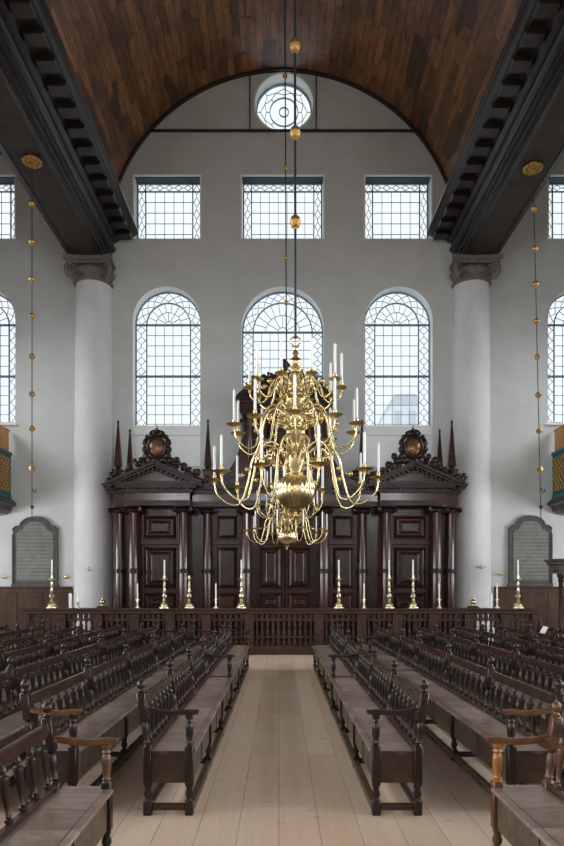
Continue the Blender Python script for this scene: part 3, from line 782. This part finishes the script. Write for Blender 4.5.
# ------------------------------------------------------------------ wall items
def tablet(px0, px1, pyt, pyb, label):
    xa, xb_ = WX(px0), WX(px1); zt, zb_ = WZ(pyt), WZ(pyb); cx = (xa + xb_) / 2; hw = (xb_ - xa) / 2
    t = thing('memorial_tablet', (cx, YW, zb_), label, 'stone tablet', 'stone tablets on the wall'); H = zt - zb_
    def shp(hw, h, sh=.36):
        r = hw * .66; zsh = h - sh * 1.15; P = [(-hw, 0), (hw, 0), (hw, zsh - .0), (hw - .1, zsh + .10), (r, zsh + .12)]
        P += [(r * cos(a), zsh + .12 + (h - zsh - .12) * sin(a)) for a in [pi * k / 16 for k in range(1, 16)]]
        return P + [(-r, zsh + .12), (-hw + .1, zsh + .10), (-hw, zsh)]
    MB().prism(shp(hw - .04, H), -.08, 0).box(-hw, hw, -.13, 0, 0, .10, .015).build('surround', 'slate', t)
    q = MB().prism([(x, z + .2) for x, z in shp(hw - .17, H - .36)], -.095, -.08); q.build('inscription', 'inscr', t)
    r_ = MB(); P = [(x, -.09, z) for x, z in shp(hw - .04, H - .02)][2:]
    r_.tube(P, .035, 6); r_.tube([(-hw + .05, -.09, .1), (-hw + .05, -.09, H * .75)], .035, 6); r_.tube([(hw - .05, -.09, .1), (hw - .05, -.09, H * .75)], .035, 6)
    r_.build('moulding', 'slate', t, 40)
tablet(12.5, 59.5, 517, 586.7, 'arched grey stone tablet with faint inscription on the wall left of the left column')
tablet(507, 552, 516, 586.4, 'arched grey stone tablet with faint inscription on the wall right of the right column')
def sconce(px, py, y, label, two=1):
    Y_ = y; t = thing('wall_sconce', (X(px, Y_), Y_, Z(py, Y_)), label, 'wall sconce', 'brass wall sconces')
    m_ = MB().ball((0, 0, 0), .09, 14, 8, (1, .35, 1.3)); m_.build('back_plate', 'brassd', t, 50)
    a = MB()
    for s in ((-1, 1) if two else (1,)):
        a.tube([(0, -.03, 0), (s * .08, -.10, -.06), (s * .15, -.14, -.04), (s * .17, -.15, .04)], .015, 6); a.lathe([(.0, .03), (.05, .04), (.05, .05), (.02, .055), (.02, .10)], 10, (s * .17, -.15, 0))
    a.tube([(0, -.02, .1), (0, -.03, .22)], .012, 6); a.build('arm', 'brassd', t, 50); t.scale = (.6, .6, .6)
sconce(89, 569, YW - .1 - .68, 'brass sconce fixed on the left white column', 1)
sconce(481, 567, YW - .1 - .68, 'brass sconce fixed on the right white column', 1)
sconce(66, 577, YW - .04, 'small brass sconce between left tablet and left column', 1)
sconce(501.5, 574, YW - .04, 'small brass sconce between right column and right tablet', 1)
sconce(4.5, 577, YW - .04, 'small brass sconce at the left edge, left of the left tablet', 1)

# women's galleries along the side walls
for s, px, lb in ((-1, 11, 'teal gallery front with gilded lattice along the left side wall'), (1, 552.5, 'teal gallery front with gilded lattice along the right side wall')):
    ye = 21.6; xe = X(px, 21.6); g = thing('gallery', (xe, 0, 0), lb, 'gallery', 'side galleries')
    z0, z1 = Z(497, 21.0), Z(449, 21.0)
    ya = 6.0
    MB().box(0, s * .12, ya, ye, z0, z1 - .12).box(-s * .05, s * .17, ya, ye, z1 - .12, z1, .02).box(-s * .03, s * .15, ya, ye, z0, z0 + .14, .02).build('front', 'teal', g)
    yy = ye - .12; lat = MB(); stl = MB()
    while yy > ya + 1.5:
        a, c = yy - 1.35, yy; za, zb_ = z0 + .22, z1 - .2
        for (u0, u1, v0, v1) in ((a, c, za - .04, za), (a, c, zb_, zb_ + .04), (a - .04, a, za - .04, zb_ + .04), (c, c + .04, za - .04, zb_ + .04)): stl.box(-s * .035, 0, u0, u1, v0, v1)
        n = 6; H = zb_ - za
        for k in range(-n, n):
            for dr in (1, -1):
                # diagonal strips clipped to the panel
                c0 = k / n * 1.35
                P = []
                for u in (0, 1.35):
                    v = (u - c0) * dr + (H if dr < 0 else 0)
                    P.append((u, v))
                (u0, v0), (u1, v1) = P
                ts = [0, 1]
                for lim in (0, H):
                    if abs(v1 - v0) > 1e-6: ts.append((lim - v0) / (v1 - v0))
                ts = sorted(tt for tt in ts if -1e-6 <= tt <= 1 + 1e-6 and -1e-4 <= v0 + (v1 - v0) * tt <= H + 1e-4)
                if len(ts) >= 2:
                    q0, q1 = ts[0], ts[-1]
                    lat.tube([(-s * .02, a + u0 + (u1 - u0) * q0, za + v0 + (v1 - v0) * q0), (-s * .02, a + u0 + (u1 - u0) * q1, za + v0 + (v1 - v0) * q1)], .022, 4)
        yy -= 1.55
    stl.build('panel_moulding', 'teal', g); lat.build('lattice', 'gilt', g)
    pr = [(.0, z0), (-.06, z0), (-.12, z0 - .06), (-.18, z0 - .14), (-.18, z0 - .2), (-.05, z0 - .26), (.0, z0 - .40), (.12, z0 - .5), (.4, z0 - .55), (.4, z0)]
    m_ = MB().prism([(s * x, z) for x, z in pr], ya, ye); m_.box(s * .4, s * (XS - .02 - abs(xe)), ya, ye, z0 - .3, z0 - .1); m_.build('base_cornice', 'arkdark', g)
    xx = X(5.5 if s < 0 else 558, 21.3) - xe; zz = Z(428, 21.3)
    MB().box(xx, xx + s * .06, 19.2, 21.55, z1 - .1, zz - .05).box(xx - s * .03, xx + s * .09, 19.15, 21.6, zz - .05, zz, .01).build('pine_seat_back', 'pine', g)
# dark wood canopy post at the far right
Yc = 18.9
t = thing('canopy', (X(561, Yc), Yc, 0), 'dark wood canopy on a turned post at the right edge, before the stone tablet', 'canopy')
zt = Z(559, Yc)
MB().box(-.30, 1.6, -.3, .5, zt - .08, zt, .015).box(-.24, 1.55, -.24, .45, zt - .16, zt - .08, .01).box(-.15, 1.5, -.15, .4, zt - .34, zt - .16, .01).box(-.10, 1.5, -.1, .35, zt - .42, zt - .34).build('roof', 'arkdark', t)
MB().lathe([(.11, 0), (.11, .5), (.07, .55), (.09, .7), (.07, .8), (.065, zt - .7), (.09, zt - .62), (.07, zt - .58), (.11, zt - .5), (.11, zt - .42)], 16).build('post', 'ark', t, 40)
MB().lathe([(.11, 0), (.11, .5), (.07, .55), (.09, .7), (.07, .8), (.065, zt - .7), (.09, zt - .62), (.07, zt - .58), (.11, zt - .5), (.11, zt - .42)], 16, (1.3, 0, 0)).build('post', 'ark', t, 40)

# ------------------------------------------------------------------ chandeliers
def cr(pts, n=6):
    out = []
    P = [pts[0]] + pts + [pts[-1]]
    for i in range(1, len(P) - 2):
        for k in range(n):
            t_ = k / n; a, b_, c, d = P[i - 1], P[i], P[i + 1], P[i + 2]
            out.append(tuple(.5 * ((2 * b_[j]) + (-a[j] + c[j]) * t_ + (2 * a[j] - 5 * b_[j] + 4 * c[j] - d[j]) * t_ ** 2 + (-a[j] + 3 * b_[j] - 3 * c[j] + d[j]) * t_ ** 3) for j in range(len(b_))))
    out.append(pts[-1]); return out
YCH = 10.5; S1 = F / YCH
def cz(py): return (491 - py) / S1           # relative to big ball centre
def make_arm(R, zcup, z_in, kk, thick=.021):
    # kk scales the swing; profile in (r, z)
    dz = z_in; h, dip = kk; mid = (dz + zcup - dip) / 2
    P = [(.07, dz - .14), (.13, dz + .0), (R * .24 + .04, dz + h), (R * .42, dz + h), (R * .53, dz - .02), (R * .585, mid), (R * .67, zcup - dip + .03), (R * .81, zcup - dip), (R * .96, zcup - dip * .6), (R, zcup - .04)]
    thick *= .85; pts = cr(P, 6); a = MB().tube([(r, 0, z) for r, z in pts], [thick * (1.15 - .3 * i / len(pts)) for i in range(len(pts))], 8)
    # curls
    def curl(cx, cz_, r0, ph, turns, dirn, th=.012):
        q = [(cx + r0 * (1 - .75 * k / 26) * cos(ph + dirn * 2 * pi * turns * k / 26), 0, cz_ + r0 * (1 - .75 * k / 26) * sin(ph + dirn * 2 * pi * turns * k / 26)) for k in range(27)]
        a.tube(q, [th * (1 - .3 * k / 27) for k in range(27)], 6); a.ball(q[-1], .028, 8, 6)
    curl(R * .36, dz + h - .15, .10 * R + .02, pi * .5, 1.4, -1)
    curl(R * .22 + .04, dz - .10, .085, 0, 1.2, 1)
    curl(R * .62 + .05, mid + .10, .055, pi, 1.1, -1, .010)
    return a.mesh('arm', 'brass', 60)
plate = lambda r: MB().lathe([(.0, -.05), (.03, -.05), (.02, -.02), (r * .55, 0), (r * .95, .022), (r, .030), (r * .93, .030), (r * .5, .012), (.025, .012), (.02, .03), (.035, .045), (.028, .06), (.03, .10), (.036, .105), (.0, .105)], 22).mesh('drip_plate', 'brassd', 45)
prof = [(0, 519), (1.5, 518.5), (3, 516.5), (1.5, 514.5), (3.5, 513), (6.5, 511.5), (7, 510), (3.5, 508.7), (9, 508), (14, 504), (18.5, 497.5), (20, 491), (19, 485), (15, 479), (11, 476.5), (6, 475.5), (7.5, 473.5), (5, 472), (6.5, 467), (8.5, 462), (9, 455), (6, 452), (8, 450), (8, 445), (4.5, 443), (6, 440), (8, 436), (9.5, 432), (7, 428), (5, 426), (6.5, 423), (8.5, 420), (8, 413), (4.5, 410), (6, 408), (8, 404), (9.5, 400), (7.5, 396), (4.5, 393.5), (6.5, 391), (7.5, 387), (7, 381), (4, 378.5), (5.5, 376), (7, 373.5), (4, 371), (2.5, 369), (5, 366.5), (6.2, 363), (5.5, 359.5), (2.5, 357.5), (2, 355.5), (3.5, 353.5), (2, 351.5), (1.8, 349), (3, 347.5), (1.5, 346.2), (0, 346)]
BOWL = 16
stem = MB(); stem.lathe([(r / S1, cz(py)) for r, py in prof[8:16]], 96, flute=.022, fn=24)
stem.lathe([(r / S1, cz(py)) for r, py in prof[:9]], 28); stem.lathe([(r / S1, cz(py)) for r, py in prof[15:]], 28)
stem.tube([(4.6 / S1 * cos(a), 0, cz(342) + 5 / S1 * sin(a)) for a in [2 * pi * k / 24 for k in range(24)]], .018, 8, True)
for pyc, rr_ in ((428, 10), (396, 10), (373, 8), (455, 10)):
    for k in range(10):
        a = 2 * pi * k / 10; stem.ball((rr_ / S1 * cos(a), rr_ / S1 * sin(a), cz(pyc)), .035, 8, 6)
stemme = stem.mesh('stem', 'brass', 45)
cndl = candle(.47, .021)
def chandelier(loc, sc, label, ztop):
    t = thing('chandelier', loc, label, 'chandelier', 'brass chandeliers'); t.scale = (sc, sc, sc)
    inst('stem', stemme, t)
    return t
def make_chandelier(loc, label):
    t = chandelier(loc, 1, label, 0)
    # (cup radius, cup z, inner z, swing, angle offset, plate radius)
    for R, zc_, zi, kk, off, pr_ in ((82 / S1, cz(480), cz(459), (.20, .38), 13, .145), (62.5 / S1, cz(430), cz(417), (.15, .33), -2, .13), (46 / S1, cz(389), cz(384), (.09, .22), 18, .105)):
        am = make_arm(R, zc_, zi, kk); pm = plate(pr_)
        for k in range(10):
            th = radians(off + 36 * k) - pi / 2      # 0 = towards the camera, + = right
            a = inst('arm', am, t, (0, 0, 0), th)
            inst('drip_plate', pm, a, (R, 0, zc_)); inst('candle', cndl, a, (R, 0, zc_ + .10))
    # small ornamental reflector scrolls between tiers
    for zc_ in (cz(443), cz(402)):
        sm = MB()
        for k in range(10):
            a0 = 2 * pi * (k + .5) / 10; q = [((.13 + .10 * sin(v * pi)) * cos(a0), (.13 + .10 * sin(v * pi)) * sin(a0), zc_ - .10 + .25 * v) for v in [i / 10 for i in range(11)]]
            sm.tube(q, .013, 6); sm.ball(q[-1], .025, 6, 5)
        sm.build('scroll_ring', 'brass', t, 50)
    return t
big = make_chandelier((X(295.5, YCH), YCH, Z(491, YCH)), 'large brass chandelier with three tiers of white candles hanging in the middle, the nearer one')
Y2 = 17.0; S2 = F / Y2
small = copy_tree(big); small.scale = (.79, .79, .79); small.location = (X(287, Y2), Y2, Z(536.5, Y2)); small.rotation_euler = (0, 0, radians(9))
small['label'] = 'smaller looking brass chandelier further back, its ball showing just below the large one'
def hang(name, Y, px0, pyt, px1, pyb, beads, br, bh, rr_, label, ztop=None, rosette=False, hook=False):
    x0, x1 = X(px0, Y), X(px1, Y); z0 = Z(pyb, Y); z1 = ztop if ztop else Z(pyt, Y)
    t = thing(name, (x1, Y, z0), label, 'hanging rod' if not rosette else 'hanging chain', None)
    H = z1 - z0; dx = x0 - x1
    MB().tube([(0, 0, 0), (dx, 0, H)], rr_, 8).build('rod', 'iron', t, 50)
    bm_ = MB().lathe([(0, -bh), (br * .3, -bh * .95), (br * .35, -bh * .75), (br * .75, -bh * .6), (br * .98, -bh * .15), (br, 0), (br * 1.04, .05 * bh), (br * .98, bh * .15), (br * .75, bh * .6), (br * .4, bh * .75), (br * .3, bh * .95), (0, bh)], 18).mesh('bead', 'gilt', 50)
    for py in beads:
        z = Z(py, Y) - z0; inst('bead', bm_, t, (dx * z / H, 0, z))
    if rosette:
        r_ = MB().lathe([(.05, -.20), (.09, -.16), (.08, -.10), (.17, -.05), (.18, 0), (.1, 0)], 24, (dx, 0, H))
        for k in range(12):
            a = 2 * pi * k / 12; r_.ball((dx + .20 * cos(a), .20 * sin(a), H - .06), .055, 8, 6, (1, 1, .8))
        r_.build('rosette', 'gilt', t, 50)
    if hook:
        MB().tube([(0, 0, Z(488, Y) - z0), (.05, 0, Z(492, Y) - z0 - .02), (.09, 0, Z(492, Y) - z0), (.10, 0, Z(489, Y) - z0)], .014, 6).build('hook', 'iron', t, 40)
        MB().ball((0, 0, Z(507, Y) - z0), .05, 8, 6).build('knob', 'iron', t, 50)
    return t
hang('chandelier_rod', YCH, 294, 0, 295.5, 338.5, (46, 133, 222), .088, .13, .020, 'thick dark rod with gilded balls holding the nearer chandelier', VZ + VR)
ztc = small.location.z + .79 * (cz(342) + .0)
t2 = hang('chandelier_rod', Y2, 284.5, 0, 287, 584 - (ztc - 2) * S2, (76, 168, 258, 303), .062, .075, .016, 'thinner dark rod with small gilded balls holding the further chandelier', VZ + VR)
hang('lamp_chain', 16.24, 32, 159, 32, 520, (204, 242, 279, 316, 356.5, 394, 428.7, 468.5), .075, .085, .012, 'thin chain with gilded balls hanging from the left beam rosette', BZ - .012, True, True)
hang('lamp_chain', 16.5, 533, 166, 541, 520, (209, 249, 284, 321, 357, 395, 431, 469.5), .075, .085, .012, 'thin chain with gilded balls hanging from the right beam rosette', BZ - .012, True, True)

# ------------------------------------------------------------------ benches
SH = .56
def chamf(mb, x, y, w, z0, z1, c=.008): mb.box(x - w / 2, x + w / 2, y - w / 2, y + w / 2, z0, z1, c)
W = .074
def front_leg(arm):
    m_ = MB(); chamf(m_, 0, 0, W, 0, .13)
    m_.lathe([(.030, .13), (.022, .145), (.034, .165), (.036, .19), (.024, .22), (.032, .245), (.032, .26)], 14)
    chamf(m_, 0, 0, W, .26, .60 if arm else SH - .01)
    if arm == 2:
        m_ = MB()
        m_.lathe([(.034, .60), (.022, .612), (.032, .625), (.024, .64), (.033, .70), (.036, .76), (.028, .79), (.022, .80), (.034, .812), (.026, .83), (.034, .845)], 16)
        chamf(m_, 0, 0, W * .9, .84, .875)
    return m_
RAKE = .072
def rk(z): return 0 if z < SH else -RAKE * (z - SH) / (1.17 - SH)
def back_leg():
    m_ = MB(); chamf(m_, 0, 0, W, 0, .13)
    m_.lathe([(.030, .13), (.022, .145), (.034, .165), (.036, .19), (.024, .22), (.032, .245), (.032, .26)], 14)
    chamf(m_, 0, 0, W, .26, .60)
    m_.lathe([(.034, .60), (.022, .615), (.034, .63), (.026, .65), (.032, .72), (.034, .77), (.024, .80), (.034, .82)], 14)
    chamf(m_, 0, 0, W, .82, 1.06)
    m_.v = [(x + rk(z), y, z) for x, y, z in m_.v]; return m_
def finial():
    m_ = MB().lathe([(.03, 0), (.034, .012), (.018, .022), (.016, .032), (.030, .042), (.038, .065), (.036, .085), (.022, .102), (.008, .108), (.006, .118), (0, .12)], 14); return m_
def spindle():
    z0, z1 = SH + .035, .945
    h = z1 - z0; pr = [(.022, 0), (.026, .012), (.026, .026), (.014, .036), (.020, .045), (.013, .056), (.018, .12), (.026, .22), (.034, .285), (.032, .305), (.013, .313), (.013, .335), (.024, .345), (.020, .368), (.020, h / 1)]
    pr = [(r, z * h / .39) for r, z in pr[:-1]] + [(.020, h)]
    m_ = MB().lathe(pr, 10); m_.v = [(x + rk(z0 + z), y, z + z0) for x, y, z in m_.v]; return m_
FLm = {}
def meshes(mt):
    if mt not in FLm:
        FLm[mt] = dict(fl=front_leg(0).mesh('leg', mt, 40), fb=front_leg(1).mesh('leg', mt, 40), fa=front_leg(2).mesh('arm_post', mt, 40), bl=back_leg().mesh('back_post', mt, 40), fi=finial().mesh('finial', mt, 50), sp=spindle().mesh('spindle', mt, 40))
    return FLm[mt]
DEP = .36
def arm_mesh(mt):
    n = 12; vs = []; fs = []
    for i in range(n + 1):
        u = i / n; x = -DEP - .05 + (DEP + .13) * u; z = .895 + .012 * cos(u * 2 * pi * .9) + (.0 if u < .9 else -.01)
        w = .024 + .014 * min(1, u * 3) ; h = .019 if u < .95 else .013
        ring = [(x, -w, z - h), (x, w, z - h), (x, w * 1.05, z + h * .4), (x, w * .6, z + h), (x, -w * .6, z + h), (x, -w * 1.05, z + h * .4)]
        vs += ring
    for i in range(n):
        for k in range(6): k2 = (k + 1) % 6; fs.append((i * 6 + k, i * 6 + k2, i * 6 + 6 + k2, i * 6 + 6 + k))
    fs += [tuple(range(6)), tuple(range(n * 6, n * 6 + 6))]
    return MB().add(vs, fs).mesh('armrest', mt, 50)
ARM = {}
# template bench: front leg line at x=0, back towards -x, runs along +y from 0 to L
def make_bench(L, npost, arms, mt='benchv', seat='bench', armmat=None, postmat=None):
    t = thing('bench'); q = meshes(mt); armmat = armmat or mt
    if armmat not in ARM: ARM[armmat] = arm_mesh(armmat)
    ys = [W / 2 + (L - W) * k / (npost - 1) for k in range(npost)]
    MB().box(-DEP + .03, .055, -.01 + W, L + .01 - W, SH - .028, SH, .006).box(-DEP + W / 2, -W / 2, -.0, W, SH - .028, SH).box(-DEP + W / 2, -W / 2, L - W, L, SH - .028, SH).build('seat', 'seat', t)
    fp = MB().box(-.012, .012, W, L - W, .27, SH - .028)
    for a, c in zip(ys, ys[1:]):
        nn = 2
        for k in range(nn):
            u0 = a + (c - a) * k / nn; 
            if k: fp.box(-.012, .022, u0 - .012, u0 + .012, .27, SH - .028)
    fp.build('front_panel', 'panel', t)
    MB().box(-DEP - .01, -DEP + .01, W, L - W, .30, SH - .028).build('back_panel', seat, t)
    for y in (ys[0], ys[-1]): MB().box(-DEP + W / 2, -W / 2, y - .014, y + .014, .28, SH - .02).build('end_panel', seat, t)
    for i, y in enumerate(ys):
        has = (i == 0 and arms[0]) or (i == npost - 1 and arms[1])
        if has:
            pm = meshes(postmat)['fa'] if postmat else q['fa']
            inst('leg', q['fb'], t, (0, y, 0)); inst('arm_post', pm, t, (0, y, 0)); inst('armrest', ARM[armmat], t, (0, y, 0))
        else: inst('leg', q['fl'], t, (0, y, 0))
        bp = inst('back_post', q['bl'], t, (-DEP, y, 0)); inst('finial', q['fi'], bp, (rk(1.06), 0, 1.058))
        MB().box(-DEP + W / 2, -W / 2, y - .02, y + .02, .04, .10, .008).build('cross_stretcher', seat, t)
    MB().box(-.028, .04, W, L - W, .03, .085, .008).build('foot_rail', 'panel', t)
    MB().box(-DEP - .025, -DEP + .025, W, L - W, .035, .095, .008).build('rear_foot_rail', seat, t)
    MB().box(-DEP - .022, -DEP + .028, W, L - W, SH, SH + .035, .006).build('lower_rail', seat, t)
    tr = MB().box(-DEP - .022, -DEP + .022, W / 2, L - W / 2, .935, 1.025, .01); tr.v = [(x + rk(z), y, z) for x, y, z in tr.v]
    tr.build('top_rail', 'rung', t)
    for a, c in zip(ys, ys[1:]):
        a += W / 2; c -= W / 2; n = round((c - a) / .20)
        for k in range(n): inst('spindle', q['sp'], t, (-DEP, a + (c - a) * (k + .5) / n, 0))
    return t
cache = {}
def place(key, xf, y0, right, label, group, **kw):
    k = (key, right)
    if key not in cache: cache[key] = make_bench(**kw); t = cache[key]
    else: t = copy_tree(cache[key])
    t.location = (xf, y0, 0); t.rotation_euler = (0, 0, 0)
    if right: t.scale = (-1, 1, 1)
    else: t.scale = (1, 1, 1)
    tag(t, label, 'bench', group)
    return t
LF = [-.875, -1.885, -2.76, -3.64, -4.52, -5.4, -6.28]; RF = [.742, 1.915, 2.86, 3.84, 4.80, 5.78, 6.76]
ordn = ['first', 'second', 'third', 'fourth', 'fifth', 'sixth', 'seventh']
LA = 4.46; Y0 = 5.60; LB = 5.1; YB2 = 10.16; L2 = 5.27
def rowplace(key, i, fr, y, R_, label, g, **kw):
    ang = .1 if i == 0 else 1.0; s_ = 1 if R_ else -1
    t = place(key, fr[i] - s_ * math.tan(radians(ang)) * (y - Y0), y, R_, label, g, **kw)
    t.rotation_euler = (0, 0, radians(ang) * s_); return t
for side_, fr_ in (('left', LF), ('right', RF)):
    R_ = side_ == 'right'; g = 'benches %s of the aisle' % side_
    rowplace('A1', 0, fr_, Y0, R_, 'dark bench along the %s edge of the aisle, near one with carved end arm' % side_, g, L=LA, npost=4, arms=(1, 1))
    rowplace('B1' + side_, 0, fr_, YB2, R_, 'dark bench along the %s edge of the aisle, far one reaching the balustrade' % side_, g, L=LB, npost=4, arms=(0, 0 if R_ else 1))
    for i in range(1, len(fr_)):
        lb = 'dark bench, %s row from the aisle on the %s, ' % (ordn[i], side_)
        rowplace('A2' if i == 1 else 'A3', i, fr_, Y0, R_, lb + 'nearest section', g, L=L2, npost=4, arms=(1, 0), armmat='warm' if i == 1 else None)
        y2 = Y0 + L2 + .05
        if R_:
            rowplace('B2', i, fr_, y2, R_, lb + 'middle section', g, L=2.6, npost=3, arms=(0, 1))
            rowplace('C2', i, fr_, y2 + 2.65, R_, lb + 'far end section', g, L=1.8, npost=2, arms=(0, 0))
        else:
            rowplace('B3', i, fr_, y2, R_, lb + 'far section towards the ark', g, L=4.4, npost=4, arms=(0, 1 if i < 3 else 0))
LN = 3.2
place('NL', -1.315, 4.63 - LN, False, 'polished brown bench end in the bottom left corner', 'foreground benches', L=LN, npost=3, arms=(0, 1), mt='benchv', armmat='warm', postmat='warm')
place('NL2', -2.30, 4.63 - LN, False, 'bench behind the bottom left corner bench, mostly cut by the frame', 'foreground benches', L=LN, npost=3, arms=(0, 1))
place('NR', 1.455, 4.66 - LN, True, 'polished brown bench end with amber arm post in the bottom right corner', 'foreground benches', L=LN, npost=3, arms=(0, 1), mt='warm', armmat='warm', postmat='amber')
place('NR2', 2.45, 4.66 - LN, True, 'bench behind the bottom right corner bench, mostly cut by the frame', 'foreground benches', L=LN, npost=3, arms=(0, 1))

# open book leaning on a far right bench rail
yb_ = 15.0; 
t = thing('prayer_book', (5.09, 12.85, 1.025), 'white book with red edge leaning on a bench rail at the right', 'book')
MB().box(-.02, .02, -.08, .08, 0, .15).xform(Matrix.Rotation(radians(30), 4, 'Y')).build('pages', 'paper', t)
MB().box(.021, .026, -.085, .085, 0, .155).xform(Matrix.Rotation(radians(30), 4, 'Y')).build('cover', 'red', t)

# pale house seen faintly through the right arched window
hy = 46.0
t = thing('house', (X(405, hy), hy, 0), 'pale house outside, faintly seen through the right arched window', 'building')
zh = Z(404, hy)
MB().box(-.95, .95, 0, 6, -1, zh).build('wall', 'house', t)
MB().prism([(-1.05, zh), (1.05, zh), (.75, zh + .7), (-.75, zh + .7)], -.1, 6.1).build('roof', 'roofm', t)
m_ = MB()
for zz in (zh - 1.6, zh - 3.6):
    for xx in (-.5, .5): MB().box(xx - .25, xx + .25, -.04, 0, zz, zz + 1.1).build('window', 'roofm', t)

# ------------------------------------------------------------------ world, camera, view
wd = bpy.data.worlds.new('overcast'); SC.world = wd; wd.use_nodes = True; nt = wd.node_tree
bg = nt.nodes['Background']
tc = N(nt, 'ShaderNodeTexCoord'); n1 = noise(nt, tc.outputs['Generated'], 2.5, 4)
nt.links.new(ramp(nt, n1, [(.3, (.88, .94, .98)), (.7, (.95, .97, .985))]), bg.inputs[0]); bg.inputs[1].default_value = 1.2
cam = bpy.data.cameras.new('camera'); co = bpy.data.objects.new('camera', cam); COL.objects.link(co)
co.location = (CAMX, 0, CAMZ); co.rotation_euler = (pi / 2, 0, 0)
cam.sensor_fit = 'VERTICAL'; cam.sensor_height = 36; cam.lens = 36 * F / 846
cam.shift_x = (282 - CX) / 846; cam.shift_y = (CY - 423) / 846
cam.clip_end = 200; SC.camera = co
SC.view_settings.view_transform = 'Standard'; SC.view_settings.look = 'None'
SC.view_settings.exposure = 0.0; SC.view_settings.gamma = 1; SC.view_settings.use_curve_mapping = False
SC.cycles.max_bounces = 6; SC.cycles.diffuse_bounces = 4; SC.cycles.transparent_max_bounces = 12
SC.cycles.use_denoising = True
SC.cycles.sample_clamp_indirect = 6
SC.cycles.caustics_reflective = False
